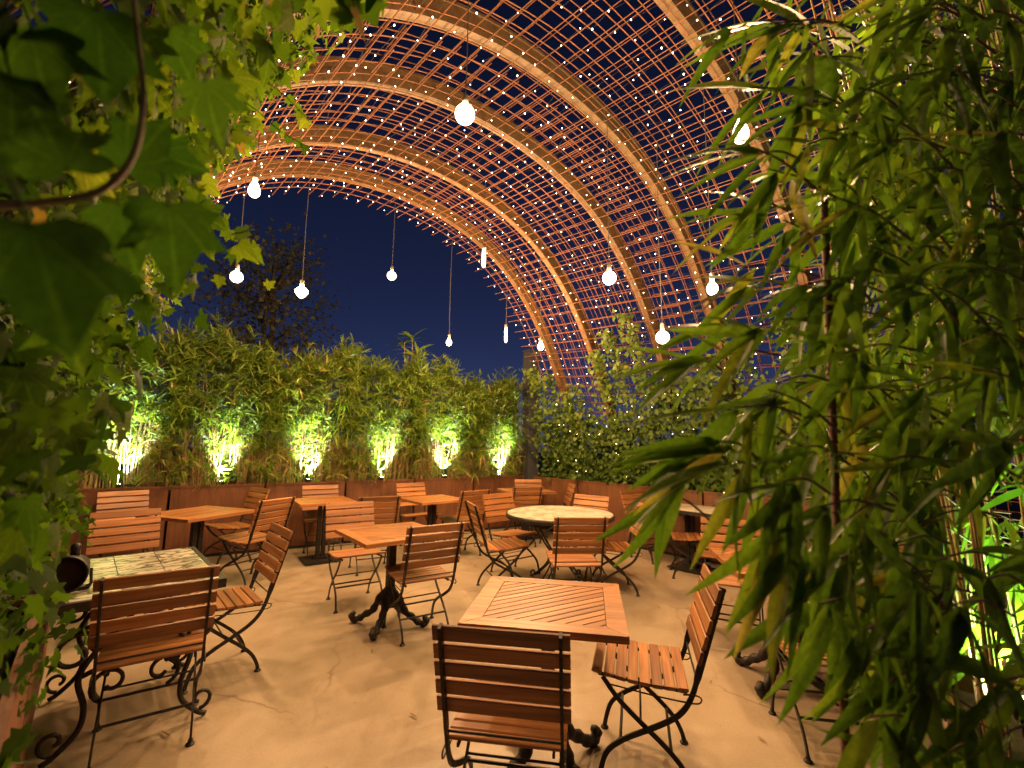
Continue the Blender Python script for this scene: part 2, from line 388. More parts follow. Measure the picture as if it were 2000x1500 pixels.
def ivies(P, D, NRM, L, rnd, simple=False):
    n = len(P); D = unit(D); S = unit(np.cross(D, NRM)); Nn = np.cross(S, D)
    out = [(0, 0), (.42, .12), (.34, .55), (0, 1), (-.34, .55), (-.42, .12)] if simple else IVY_OUT
    V = [P+D*(L*.33)[:, None]-Nn*(L*.04)[:, None]]
    for (x, y) in out:
        V.append(P+S*(L*x)[:, None]+D*(L*y)[:, None]-Nn*(L*(.10*abs(x)+.10*y*y))[:, None])
    m = len(out)+1; V = np.stack(V, 1).reshape(-1, 3)
    f = np.array([[0, 1+i, 1+(i+1) % (m-1)] for i in range(m-1)])
    F = (np.arange(n)[:, None, None]*m+f[None]).reshape(-1, 3)
    return V, F, np.repeat(rnd, m)

# ---------------------------------------------------------------- setting axes
AZ = 0.7394
SU = Vector((math.cos(AZ), math.sin(AZ), 0)); SA = Vector((-math.sin(AZ), math.cos(AZ), 0))   # across / along the vault
def us(u, s, z=0.0): return SU*u+SA*s+Vector((0, 0, z))
UC, TOP, QA, QB, SLOPE = 2.658, CAM_H+2.775, .1238, .012525, .0633
def vz(u, s): x = u-UC; return TOP+SLOPE*s-QA*x*x-QB*x**4
S_RIB = [5.05, 4.214, 3.117, 2.307, 1.296, .38, -.52]
S_END, S_BEG = 5.52, -.75

b = MB(); b.add([(-60, -40, 0), (60, -40, 0), (60, 80, 0), (-60, 80, 0)], [(0, 1, 2, 3)])
tag(b.build('ground', GROUND), kind='structure'); bpy.data.objects['ground'].location.z = -.02
b = MB(); b.add([(-9, -4, 0), (7, -4, 0), (7, 10.5, 0), (-9, 10.5, 0)], [(0, 1, 2, 3)])
tag(b.build('terrace_floor', FLOOR), kind='structure')

# ---------------------------------------------------------------- planters
PH = .90
def make_planter(L, D, H, name='planter_box'):
    """open steel trough: local x along the front, y to the back, origin at front-left foot"""
    t = thing(name, (0, 0, 0)); th = .012
    MB().box((L/2, th/2, H/2+.02), (L, th, H-.04)).build('front_panel', CORTEN, t)
    MB().box((L/2, D-th/2, H/2+.02), (L, th, H-.04)).build('back_panel', CORTEN, t)
    for x in (th/2, L-th/2): MB().box((x, D/2, H/2+.02), (th, D-2*th-.002, H-.04)).build('side_panel', CORTEN, t)
    r = MB(); r.box((L/2, -.004, H-.012), (L+.004, .012, .026)).box((L/2, D+.004, H-.012), (L+.004, .012, .026)); r.build('rim', CORTEN, t)
    MB().box((L/2, D/2, .02), (L-.06, D-.06, .04)).build('base', IRON, t)
    so = MB(); nx, ny = 14, 6
    so.add([(.014+(L-.028)*i/nx, .014+(D-.028)*j/ny, H-.07+random.uniform(-.025, .02)) for j in range(ny+1) for i in range(nx+1)],
           [(j*(nx+1)+i, j*(nx+1)+i+1, (j+1)*(nx+1)+i+1, (j+1)*(nx+1)+i) for j in range(ny) for i in range(nx)])
    so.build('soil', SOIL, t, True)
    return t
CORNER = Vector((.28, 8.50, 0)); BA = math.radians(31)
BE = Vector((math.cos(BA), math.sin(BA), 0)); BN = Vector((-math.sin(BA), math.cos(BA), 0))
PL, PG = 1.02, .03
pb = make_planter(PL, .55, PH)
NB = 7
ordn = ['first', 'second', 'third', 'fourth', 'fifth', 'sixth', 'seventh']
for k in range(NB):
    o = pb if k == 0 else copy_tree(pb)
    p = CORNER-BE*((k+1)*(PL+PG)); o.location = p; o.rotation_euler.z = BA
    tag(o, f'rusty corten steel trough holding the back bamboo hedge, {ordn[k]} from the grey corner post', 'planter', 'troughs along the back hedge')
pr = make_planter(PL, .5, PH)
for k in range(5):
    o = pr if k == 0 else copy_tree(pr)
    o.location = us(5.98, 5.95-(k*(PL+PG))); o.rotation_euler.z = math.atan2(-SA.y, -SA.x)
    tag(o, f'rusty corten steel trough under the climbers on the right, {ordn[k]} from the grey corner post', 'planter', 'troughs along the right side')
_q = at_z(80, 1165, PH); U_LP = _q.dot(SU)
pl3 = make_planter(1.75, .6, PH)
for k, lab in enumerate(('rusty corten trough at lower left corner overgrown by ivy', 'rusty corten trough under the left ivy beyond the tiled table')):
    o = pl3 if k == 0 else copy_tree(pl3)
    o.location = us(U_LP, .75+k*1.78); o.rotation_euler.z = math.atan2(SA.y, SA.x)
    tag(o, lab, 'planter', 'troughs under the left ivy')

# corner post
t = thing('corner_post', (.36, 8.62, 0), BA, 'tall grey square steel post at the corner of the two hedges', 'post')
MB().box((0, 0, 1.62), (.22, .22, 3.24)).build('shaft', STEEL, t)
MB().box((0, 0, 3.247), (.25, .25, .02)).build('cap_plate', STEEL, t)

# ---------------------------------------------------------------- vault
vault = thing('vault_canopy', us(UC, 2.4, 0), 0, 'arched canopy of curved wooden ribs and rusty steel mesh overhead', 'canopy')
inv = Matrix.Translation(-vault.location)
xs = np.linspace(-3.62, 3.62, 4001); zs = -QA*xs**2-QB*xs**4
arc = np.concatenate([[0], np.cumsum(np.hypot(np.diff(xs), np.diff(zs)))])
def arc_pt(a, off=0.0):
    x = float(np.interp(a, arc, xs)); dz = -2*QA*x-4*QB*x**3; n = Vector((-dz, 1)).normalized()
    return (x+n.x*off, -QA*x*x-QB*x**4+n.y*off)
ALEN = float(arc[-1])
def vp(a, s, off=0.0):
    x, z = arc_pt(a, off); return us(UC+x, s, TOP+SLOPE*s+z)-vault.location
def hoop_mesh(name, mat, n, prof):
    """sweep a rectangle (ds, off) pairs round the arch at s=0"""
    vs = []; fs = []; k = len(prof)
    for i in range(n+1):
        for (ds, off) in prof:
            x, z = arc_pt(ALEN*i/n, off); vs.append(SU*x+SA*ds+Vector((0, 0, z+SLOPE*ds)))
    for i in range(n):
        for j in range(k): fs.append((i*k+j, i*k+(j+1) % k, (i+1)*k+(j+1) % k, (i+1)*k+j))
    fs += [tuple(range(k-1, -1, -1)), tuple(range(n*k, n*k+k))]
    return MB().add(vs, fs).mesh(name, mat)
rib_me = hoop_mesh('rib', RIB, 64, [(-.04, .014), (.04, .014), (.04, .150), (-.04, .150)])
def place_s(s): return us(UC, s, TOP+SLOPE*s)-vault.location
for s in S_RIB: link('rib', rib_me, vault, Matrix.Translation(place_s(s)))
# lamination strips: a second, slightly wider board on top of each rib
cap_me = hoop_mesh('rib_cap', RIB, 64, [(-.052, .151), (.052, .151), (.052, .172), (-.052, .172)])
for s in S_RIB: link('rib_cap', cap_me, vault, Matrix.Translation(place_s(s)))
def oct_prof(r, off): return [(r*math.cos(k*PI/3), off+r*math.sin(k*PI/3)) for k in range(6)]
RR = .0043
hin = hoop_mesh('hoop_bar', REBAR, 56, oct_prof(RR, 0)); hout = hoop_mesh('hoop_bar', REBAR, 56, oct_prof(RR, .185))
s = S_BEG+.1; k = 0
while s < S_END-.03:
    for me in (hin, hout):
        tilt = Matrix.Rotation(random.uniform(-.006, .006), 4, 'Z')
        link('hoop_bar', me, vault, Matrix.Translation(place_s(s+random.uniform(-.012, .012)+(0.045 if me is hout else 0)))@tilt)
    s += .15; k += 1
nl = int(ALEN/.15)
for i in range(nl+1):
    for off in (-.0105, .1745):
        a = min(ALEN, i*.15+random.uniform(-.012, .012)+(.05 if off > 0 else 0)); a = max(0.02, a)
        ex = random.uniform(0, .10); da = random.uniform(-.03, .03); cut = 2.62+random.uniform(-.02, .02)
        for (sa, sb, sh) in ((S_BEG, cut+.30, 0), (cut, S_END+ex, .022)):
            a0 = min(ALEN, max(.01, a+da*(sa-2.6)*.3+sh)); a1 = min(ALEN, max(.01, a+da*(sb-2.6)*.3+sh))
            p0, p1 = vp(a0, sa, off), vp(a1, sb, off)
            MB().tube([p0, (p0+p1)/2+Vector((0, 0, random.uniform(-.012, .006))), p1], RR, 4).build('long_bar', REBAR, vault)

# LED net hung under the mesh
net = thing('light_net', us(UC, 2.4, 0), 0, 'net of tiny white fairy lights spread over the steel mesh vault', 'fairy lights')
led = []
a = .15; row = 0
while a < ALEN-.05:
    s = S_BEG+.35+(.11 if row % 2 else 0)
    while s < S_END-.05:
        led.append((a+random.uniform(-.05, .05)+.03*math.sin(s*2.3+row*.4), s+random.uniform(-.065, .065), (-.022 if a < ALEN-1.7 else -.20)+random.uniform(-.03, .004))); s += random.choice((.15, .18, .19, .21, .26))
    a += .16; row += 1
led = [(min(max(a, .03), ALEN-.03), s, o) for a, s, o in led if random.random() > (.10 if a < ALEN-1.7 else .62)]
def ico(r):
    b = MB(); b.lathe([(r*.25, -r*1.25), (r*.95, -r*.3), (r*.8, r*.6), (r*.25, r*1.1)], 6); return b
led_me = ico(.0049).mesh('led', LED)
cam_v = Vector((0, 0, CAM_H))
def score(w):
    d = w-cam_v; z = d.dot(_F)
    if z < .1: return -1
    px = 1000+F_PX*d.dot(_R)/z; py = 750-F_PX*d.dot(_U)/z
    return 1/z if (380 < px < 1650 and -5 < py < 900) else -1
lw = [(score(vp(*l)+vault.location), l) for l in led]; lw.sort(key=lambda q: -q[0])
for _, l in lw[:300]: link('led', led_me, net, Matrix.Translation(vp(*l))@Matrix.Scale(random.choice((.65, .8, 1, 1, 1.15)), 4))
b = MB(); base = ico(.0049)
for _, l in lw[300:]:
    p = vp(*l); q = random.choice((.65, .8, 1, 1, 1.15)); b.add([Vector(v)*q+p for v in base.v], base.f)
tag(b.build('led_field', LED, net), kind='stuff')
b = MB(); rows = {}
for q in range(0, len(led)-1):
    if abs(led[q][0]-led[q+1][0]) < .09 and abs(led[q][1]-led[q+1][1]) < .35:
        b.tube([vp(*led[q]), vp(*led[q+1])], .0011, 3, False)
tag(b.build('net_wire', CORD, net), kind='stuff')

# ---------------------------------------------------------------- pendant lamps
def bulb_prof(kind):
    if kind == 'globe': return [(.012, .0)]+[(.058*math.sin(q), -.066+.058*math.cos(q)) for q in np.linspace(.35, PI-.12, 8)]
    if kind == 'pear': return [(.013, 0), (.016, -.02), (.032, -.05), (.042, -.085), (.040, -.115), (.024, -.138), (.004, -.145)]
    if kind == 'tube': return [(.012, 0), (.018, -.015), (.020, -.06), (.020, -.18), (.014, -.205), (.003, -.21)]
    if kind == 'diamond': return [(.012, 0), (.030, -.02), (.062, -.05), (.060, -.075), (.030, -.115), (.010, -.13)]
    return [(.013, 0), (.022, -.02), (.039, -.05), (.041, -.075), (.026, -.105), (.004, -.115)]
bulbs = [  # px, py of the bulb centre, depth, kind, amber, description
    (908, 222, 2.45, 'globe', 0, 'large glowing globe bulb hanging highest, under the middle of the vault'),
    (497, 368, 3.3, 'pear', 0, 'glowing pear shaped bulb hanging beside the ivy near the far arch edge'),
    (1446, 255, 2.3, 'pear', 0, 'glowing bulb half hidden behind the upper bamboo leaves on the right'),
    (462, 540, 4.3, 'globe', 0, 'small glowing globe bulb behind the dangling ivy shoot on the left'),
    (589, 570, 4.4, 'diamond', 0, 'glowing diamond shaped bulb in front of the dark tree'),
    (765, 538, 5.6, 'globe', 1, 'amber globe bulb hanging alone against the open dark sky'),
    (945, 505, 4.9, 'tube', 0, 'long glowing tube bulb hanging at the far edge of the vault'),
    (877, 668, 6.4, 'small', 0, 'small pale bulb on a long cord just above the back hedge'),
    (988, 655, 6.3, 'tube', 1, 'small amber tube bulb low at the far right edge of the arch'),
    (1056, 676, 5.7, 'small', 0, 'small bright bulb in front of the climber by the grey post'),
    (1190, 542, 3.7, 'globe', 0, 'round globe bulb glowing in front of the right side of the mesh'),
    (1391, 562, 3.3, 'small', 0, 'small bulb by the bamboo leaf tips below the second highest right bulb'),
    (1294, 658, 3.9, 'globe', 0, 'low bright globe bulb above the climbers on the right'),
]
def pendant(pos, kind, amber, lab, power=1.0):
    u, s = pos.dot(SU), pos.dot(SA)
    topz = max(vz(u, min(s, S_END)), pos.z+.35)
    prof = bulb_prof(kind); zc = (prof[0][1]+prof[-1][1])/2
    t = thing('pendant_lamp', (pos.x, pos.y, pos.z-zc), 0, lab, 'lamp', 'pendant bulbs hung from the vault')
    MB().lathe(prof, 20).build('bulb', BULB_O if amber else BULB, t, True)
    bo = t.children[0]; zl = prof[-1][1]
    MB().tube([(-.006, 0, -.004), (-.010, 0, zl*.55), (0, .008, zl*.72), (.010, 0, zl*.55), (.006, 0, -.004)], .0022, 5).build('filament', FILAMENT, bo)
    l = bpy.data.lights.new('bulb_light', 'POINT'); l.energy = power*BULB_W*{'globe': 1.0, 'pear': .95, 'tube': .85, 'diamond': 1.0, 'small': .85}[kind]
    l.color = (1.0, .55, .23) if amber else WARM; l.shadow_soft_size = .03
    lo = link('bulb_light', l, t); lo.location = (0, 0, zl*.6)
    MB().lathe([(.017, .002), (.019, .01), (.019, .05), (.008, .062)], 10).build('socket', SOCKET, t, True)
    h = topz-(pos.z-zc)
    MB().tube([(0, 0, .058), (random.uniform(-.01, .01), random.uniform(-.01, .01), h*.5), (0, 0, h)], .0032, 5).build('cord', CORD, t)
for (px, py, y, kind, amb, lab) in bulbs:
    p = at_y(px, py, y)
    sm = p.dot(SA)
    if sm > S_END-.06:
        d = p-cam_v; p = cam_v+d*((S_END-.06)/sm)
    pendant(p, kind, amb, lab, 1.6 if y > 4 else (1.25 if px > 1380 else (.95 if px > 1100 else .72)))

# ---------------------------------------------------------------- folding chair
def make_chair():
    t = thing('folding_chair', (0, 0, 0))
    sl = MB().slat((0, 0, 0), (.43, .0465, .016)).mesh('seat_slat', TEAK_X)
    for i in range(8):
        y = -.200+i*.053; u = i/7
        z = .452-.030*u+.012*(2*u-1)**2
        tilt = math.atan2(-.030+.048*(2*u-1), .3535)
        link('seat_slat', sl, t, Matrix.Translation((0, y, z))@Matrix.Rotation(tilt, 4, 'X'))
    bs = MB().slat((0, 0, 0), (.47, .058, .016)).mesh('back_slat', TEAK_X)
    ytop, ztop, yb, zb = .352, .885, .232, .50
    dirn = Vector((0, yb-ytop, zb-ztop)).normalized(); tilt = math.atan2(-dirn.z, -dirn.y)
    for i in range(5):
        c = Vector((0, ytop, ztop-.012))+dirn*(.029+i*.0695)
        c += Vector((0, -.0145, -.003))
        link('back_slat', bs, t, Matrix.Translation(c)@Matrix.Rotation(tilt, 4, 'X'))
    p1 = [(q.y, q.z) for q in catmull([(0, .349, .872), (0, .297, .70), (0, .245, .53), (0, .205, .405), (0, .150, .325), (0, .05, .262), (0, -.08, .195), (0, -.155, .135), (0, -.185, .06), (0, -.195, .008)], 4)]
    p2 = [(q.y, q.z) for q in catmull([(0, -.175, .432), (0, -.105, .345), (0, -.01, .262), (0, .085, .185), (0, .155, .115), (0, .19, .05), (0, .20, .008)], 4)]
    for sx in (-1, 1):
        w1 = [.030 if q[1] > .48 else .021 for q in p1]
        f = MB().bar(p1, w1, .011, sx*.204)
        for i in range(10):
            q = Vector((0, ytop, ztop-.012))+dirn*(.013+i*.0345)
            f.lathe([(.0045, 0), (.004, .003), (.001, .004)], 6, (sx*.204, q.y+.012, q.z-.002), Matrix.Rotation(-PI/2+.2, 3, 'X'))
        f.build('back_upright', IRON, t)
        MB().lathe([(.020, 0), (.021, .005), (.012, .014), (.008, .03)], 10, (sx*.204, p1[-1][0], 0)).build('foot', IRON, t)
        f = MB().bar(p2, .020, .009, sx*.186); f.bar([(-.195, .438), (-.05, .427), (.05, .418), (.19, .410)], .014, .009, sx*.172)
        f.build('rear_leg', IRON, t)
        MB().lathe([(.020, 0), (.021, .005), (.012, .014), (.008, .03)], 10, (sx*.186, p2[-1][0], 0)).build('foot', IRON, t)
        # wire guide loop under the seat
        lp = [(sx*.213, -.16, .418), (sx*.213, .05, .395), (sx*.213, .20, .386), (sx*.213, .238, .392), (sx*.213, .243, .412), (sx*.213, .215, .420), (sx*.213, .17, .416)]
        MB().tube(catmull(lp, 3), .0035, 5).build('guide_wire', IRON, t)
    MB().tube([(-.204, -.10, .180), (.204, -.10, .180)], .007, 6).build('stretcher', IRON, t)
    MB().tube([(-.186, .118, .152), (.186, .118, .152)], .007, 6).build('stretcher', IRON, t)
    MB().tube([(-.204, .229, .478), (.204, .229, .478)], .0045, 6).build('back_rod', IRON, t)
    MB().tube([(-.186, -.01, .262), (.186, -.01, .262)], .005, 6).build('pivot_rod', IRON, t)
    return t
CH = [  # top slat centre, facing direction in degrees, label
    ((-.03, 1.62), 81, 'nearest folding chair, seen from behind at the bottom centre'),
    ((-1.63, 2.23), 125, 'folding chair seen from behind at the veined stone table'),
    ((.98, 2.30), 165, 'folding chair seen side on at the right of the near slatted table'),
    ((-1.65, 3.41), 222, 'folding chair at the right end of the veined stone table'),
    ((-2.47, 4.96), 159, 'folding chair turned left towards the plain table at the back left'),
    ((-3.25, 6.05), 235, 'folding chair against the trough behind the plain table at the back left'),
    ((-4.54, 5.48), -40, 'folding chair against the trough at the far left beside the ivy'),
    ((-3.3, 4.04), -45, 'folding chair facing the camera behind the veined stone table'),
    ((-1.63, 4.76), -57, 'folding chair facing the camera behind the middle slatted table'),
    ((-.55, 3.56), 122, 'folding chair seen from behind at the middle slatted table'),
    ((-1.47, 5.28), 118, 'folding chair seen from behind between the middle table and the far wall table'),
    ((-1.52, 7.05), -50, 'folding chair against the trough behind the small table at the back'),
    ((-2.66, 6.52), -57, 'folding chair against the trough left of the small table at the back'),
    ((-.45, 6.09), 129, 'folding chair seen from behind right of the small table at the back'),
    ((-.40, 4.82), 19, 'folding chair seen side on at the left of the round table'),
    ((-.16, 5.78), -49, 'folding chair facing the camera at the far left of the round table'),
    ((.25, 6.67), 111, 'folding chair seen from behind at the corner table'),
    ((.30, 8.05), -80, 'farthest folding chair, in the corner below the grey post'),
    ((.98, 7.35), 183, 'folding chair seen edge on right of the corner table'),
    ((1.0, 5.72), 231, 'folding chair facing the camera at the far right of the round table'),
    ((.61, 4.0), 95, 'folding chair seen from behind in front of the round table'),
    ((1.42, 4.95), 180, 'folding chair seen side on at the right of the round table'),
    ((1.77, 5.60), -15, 'folding chair turned right towards the stone table by the right trough'),
    ((1.72, 6.55), -60, 'folding chair against the right trough behind the hanging bamboo leaf tips'),
    ((1.89, 4.03), 243, 'folding chair facing the camera behind the slatted table under the bamboo'),
    ((1.60, 2.22), 80, 'folding chair mostly hidden by bamboo leaves at the lower right'),
]
ch0 = make_chair()
for i, ((x, y), f, lab) in enumerate(CH):
    o = ch0 if i == 0 else copy_tree(ch0)
    d = Vector((math.cos(math.radians(f)), math.sin(math.radians(f)), 0))
    p = Vector((x, y, 0))+d*.338
    o.location = p; o.rotation_euler = (0, 0, math.radians(f+90))
    tag(o, 'slatted teak ' + lab, 'chair', 'folding garden chairs')

# ---------------------------------------------------------------- tables
def scroll_foot(r_in, z_in, r_out, ang, rad=.027):
    d = Vector((math.cos(ang), math.sin(ang), 0))
    pr = [(r_in, z_in), (r_in+.035, z_in-.02), (r_in+.075, z_in-.09), (r_in+.11, z_in-.145), (r_out-.10, .075), (r_out-.05, .04), (r_out, .030), (r_out+.022, .048), (r_out+.012, .070), (r_out-.008, .066)]
    pts = catmull([d*a+Vector((0, 0, z)) for a, z in pr], 4); n = len(pts)
    rs = [rad*(1.15-.35*(i/n))*(1+.16*math.sin(i*1.35)) for i in range(n)]
    b = MB().tube(pts, rs, 8)
    b.lathe([(.012, 0), (.024, .006), (.020, .02)], 8, d*(r_out-.01))
    return b
def pedestal(t, zt, rot=PI/4, square=False, reach=.30):
    if square:
        for dx in (-.032, .032): MB().box((dx, 0, .05+(zt-.05)/2), (.045, .05, zt-.06)).build('column', IRON, t)
        MB().box((0, 0, .022), (.42, .42, .012)).build('base_plate', IRON, t); MB().box((0, 0, .042), (.16, .12, .03)).build('collar', IRON, t)
    else:
        b = MB().box((0, 0, .27+(zt-.27)/2), (.060, .060, zt-.27)); b.build('column', CAST, t)
        MB().lathe([(.03, .14), (.05, .16), (.058, .20), (.045, .25), (.055, .28), (.040, .30), (.035, .31)], 12).build('collar', CAST, t, True)
        for k in range(4): scroll_foot(.035, .25, reach, rot+k*PI/2).build('foot', CAST, t, True)
    b = MB()
    for k in range(4):
        a = rot+k*PI/2; c = Vector((math.cos(a), math.sin(a), 0))*.13; b.box((c.x, c.y, zt-.012), (.26, .03, .018), a)
    b.build('top_bracket', IRON, t)
def teak_table(loc, rz, size, lab, square=False, grp='slatted teak tables', H=.74, ang=-PI/4, nsl=None):
    t = thing('teak_table', (loc[0], loc[1], 0), rz, lab, 'table', grp); th = .03; h = size/2; fw = .085
    for k in range(4):
        M = Matrix.Rotation(k*PI/2, 4, 'Z')
        MB().prism([(-h, -h), (h, -h), (h-fw, -h+fw), (-h+fw, -h+fw)], H-th, H, .002).build('frame_board', TEAK_X if k % 2 == 0 else TEAK_Y, t).matrix_basis = M
    hi = h-fw-.002; pitch = .0475; n = int(size*1.5/pitch)
    ca, sa = math.cos(ang), math.sin(ang)
    sq = [(1, 0, hi), (-1, 0, hi), (0, 1, hi), (0, -1, hi)]
    for i in range(-n, n+1):
        o = i*pitch; w2 = (pitch-.0075)/2; L = size
        poly = [(ca*x-sa*y, sa*x+ca*y) for x, y in ((-L, o-w2), (L, o-w2), (L, o+w2), (-L, o+w2))]
        poly = clip(poly, sq)
        if len(poly) < 3: continue
        # slat in its own frame so that the grain runs along it
        loc_poly = [(ca*x+sa*y, -sa*x+ca*y) for x, y in poly]
        MB().prism(loc_poly, H-.024, H-.001, .001).build('slat', TEAK_X, t).matrix_basis = Matrix.Rotation(ang, 4, 'Z')
    MB().box((0, 0, H-th+.0), (2*hi+.03, 2*hi+.03, .006)).build('under_board', IRON, t)
    pedestal(t, H-th, PI/4, square, .30 if size > .6 else .26)
    return t
teak_table((.19, 2.31), math.radians(-9.6), .70, 'near teak table with diagonal slats behind the nearest chair', ang=math.radians(40))
teak_table((-.985, 3.955), math.radians(38), .72, 'middle teak table with diagonal slats and cast iron claw feet', ang=math.radians(-45))
teak_table((-3.22, 4.85), math.radians(70), .74, 'plain teak table on a double black post at the back left', True, ang=0)
teak_table((-1.05, 6.28), math.radians(40), .70, 'small teak table on a black post in front of the back trough', True, ang=0)
teak_table((-2.38, 5.95), math.radians(35), .66, 'teak table almost hidden behind the chairs left of the middle', True, ang=0)
teak_table((.25, 7.55), math.radians(20), .74, 'teak table in the far corner between two chairs', True, ang=0)
teak_table((1.765, 3.115), math.radians(-10), .70, 'teak table with claw feet half covered by bamboo leaves on the right', ang=math.radians(40))

# stone topped wall table on the right
t = thing('stone_table', (2.22, 5.80, 0), math.radians(-47), 'pale stone topped table by the right trough behind bamboo leaf tips', 'table')
MB().box((0, 0, .70), (.86, .60, .04)).build('rim', IRON, t)
for i in range(4):
    for j in range(3):
        MB().slat((-.315+i*.21, -.193+j*.193, .726), (.204, .187, .012), .003).build('tile', STONE, t)
pedestal(t, .68, 0, True)

# veined tile table with wrought iron scrolls
TT = thing('tile_table', (-2.12, 2.74, 0), math.radians(43), 'rectangular table with veined stone tiles and a scrolled iron base on the left', 'table')
LX, LY, HT = .66, 1.0, .74
for (c, sz) in (((0, LY/2-.012, HT-.0225), (LX, .024, .045)), ((0, -LY/2+.012, HT-.0225), (LX, .024, .045)), ((LX/2-.012, 0, HT-.0225), (.024, LY-.05, .045)), ((-LX/2+.012, 0, HT-.0225), (.024, LY-.05, .045))):
    MB().box(c, sz).build('rim', IRON, TT)
MB().box((0, 0, HT-.03), (LX-.05, LY-.05, .02)).build('tray', GROUT, TT)
ncol = 3; tw = (LX-.052)/ncol
for i in range(ncol):
    x = -LX/2+.026+tw*(i+.5); y = -LY/2+.026; first = True; yy = y
    cuts = [0, .31, .63, .948] if i % 2 == 0 else [0, .16, .47, .79, .948]
    for c0, c1 in zip(cuts[:-1], cuts[1:]):
        MB().slat((x, y+(c0+c1)/2, HT-.006), (tw-.004, c1-c0-.004, .014), .002).build('tile', MARBLE, TT)
def spiral(c, r0, r1, a0, a1, plane, n=18):
    out = []
    for i in range(n+1):
        q = i/n; r = r0+(r1-r0)*q; a = a0+(a1-a0)*q; out.append(Vector(c)+plane[0]*(r*math.cos(a))+plane[1]*(r*math.sin(a)))
    return out
X_, Y_, Z_ = Vector((1, 0, 0)), Vector((0, 1, 0)), Vector((0, 0, 1))
for sy in (-1, 1):
    b = MB(); yb = sy*.36
    for sx in (-1, 1):
        pl = (X_*sx, Z_)
        # outer C scroll leg with curls at both ends
        pts = spiral((.20, yb, .58), .02, .075, -2.6*PI+PI, -PI*.95+PI*.0, pl, 16)
        leg = [Vector((sx*.03, yb, .69)), Vector((sx*.05, yb, .60)), Vector((sx*.14, yb, .50)), Vector((sx*.22, yb, .36)), Vector((sx*.19, yb, .22)), Vector((sx*.20, yb, .12)), Vector((sx*.27, yb, .04)), Vector((sx*.315, yb, .012))]
        b.tube(catmull(leg, 5), .013, 7)
        b.tube(spiral((sx*.24, yb, .47), .095, .022, PI*.75 if sx > 0 else PI*.75, PI*.75-2.1*PI, pl, 20), .011, 6)
        b.tube(spiral((sx*.10, yb, .30), .085, .02, -PI*.4, -PI*.4+2.2*PI, pl, 20), .010, 6)
        b.tube(spiral((sx*.285, yb, .10), .055, .016, -PI*.5, PI*1.4, pl, 16), .010, 6)
    b.tube(catmull([(-.21, yb, .36), (-.08, yb, .40), (.08, yb, .40), (.21, yb, .36)], 5), .012, 6)
    b.box((0, yb, .688), (.50, .03, .014))
    b.build('scroll_frame', CAST, TT, True)
for x in (-.12, .12):
    z0 = .33
    MB().tube(catmull([(x, -.36, .34), (x*.8, -.18, .40), (x*.8, 0, .36), (x*.8, .18, .40), (x, .36, .34)], 5), .012, 7).build('stretcher', CAST, TT, True)
MB().tube([(-.0, -.36, .40), (0, .36, .40)], .012, 7).build('stretcher', CAST, TT, True)

# spotlight lying on the tile table
pos = Vector((-2.13, 2.30, .745))
t = thing('spotlight', pos, math.radians(-58), 'round black spotlight housing on the veined stone table among ivy', 'spotlight')
Mx = Matrix.Rotation(PI/2, 3, 'Y')
MB().lathe([(.03, -.16), (.055, -.15), (.06, -.04), (.082, .0), (.086, .05), (.082, .055), (.076, .045), (.070, .01), (.02, .008)], 22, (0, 0, .095), Mx).build('housing', BLACKP, t, True)
b = MB()
for sy in (-1, 1): b.tube([(-.06, sy*.075, .095), (-.07, sy*.08, .02), (-.07, sy*.06, .006)], .007, 6)
b.box((-.07, 0, .006), (.05, .16, .010)); b.build('bracket', BLACKP, t)
MB().lathe([(.02, 0), (.02, .05), (.012, .06)], 10, (-.10, 0, .155)).build('control_knob', BLACKP, t, True)

# round mosaic table
RT = thing('round_table', (.54, 5.10, 0), math.radians(20), 'round table with pale stone mosaic top and dark iron rim', 'table')
RD = .575
MB().lathe([(RD-.03, .70), (RD+.008, .70), (RD+.012, .705), (RD+.012, .745), (RD+.002, .749), (RD-.002, .742), (RD-.03, .736)], 56).build('rim', IRON, RT, True)
MB().lathe([(.02, .712), (RD-.012, .712), (RD-.012, .738), (.02, .738)], 48).build('bed', GROUT, RT)
half = [(math.cos(q), math.sin(q), RD-.006) for q in np.linspace(0, 2*PI, 49)[:-1]]
tp = .118
for j in range(-6, 7):
    off = (.5 if j % 2 else 0)*tp
    for i in range(-6, 7):
        x, y = i*tp+off, j*tp
        jx, jy = random.uniform(-.004, .004), random.uniform(-.004, .004); wv = tp/2-.004
        poly = clip([(x-wv+jx, y-wv+jy), (x+wv, y-wv), (x+wv-jx, y+wv-jy), (x-wv, y+wv)], half)
        if len(poly) >= 3: MB().prism(poly, .7385, .7455+random.uniform(0, .0025), .002).build('tile', STONE, RT)
for k in range(4):
    a = k*PI/2+.5; d = Vector((math.cos(a), math.sin(a), 0)); e = Vector((-math.sin(a), math.cos(a), 0)); b = MB()
    for q in (-.035, .035):
        pts = [d*.44+e*q+Z_*.70, d*.36+e*q*.9+Z_*.60, d*.20+e*q*.6+Z_*.42, d*.11+e*q*.5+Z_*.32, d*.16+e*q*.7+Z_*.20, d*.30+e*q+Z_*.07, d*.38+e*q+Z_*.022]
        b.tube(catmull(pts, 5), .009, 6)
    b.tube(spiral(d*.36+Z_*.055, .045, .014, -PI/2, PI*1.3, (d, Z_), 14), .009, 6)
    b.build('leg', IRON, RT, True)
MB().lathe([(.095, .31), (.125, .31), (.125, .33), (.095, .33)], 24).build('ring', IRON, RT)
b = MB(); b.box((0, 0, .706), (1.0, .04, .008)); b.box((0, 0, .697), (.04, 1.0, .008)); b.build('cross_bar', IRON, RT)

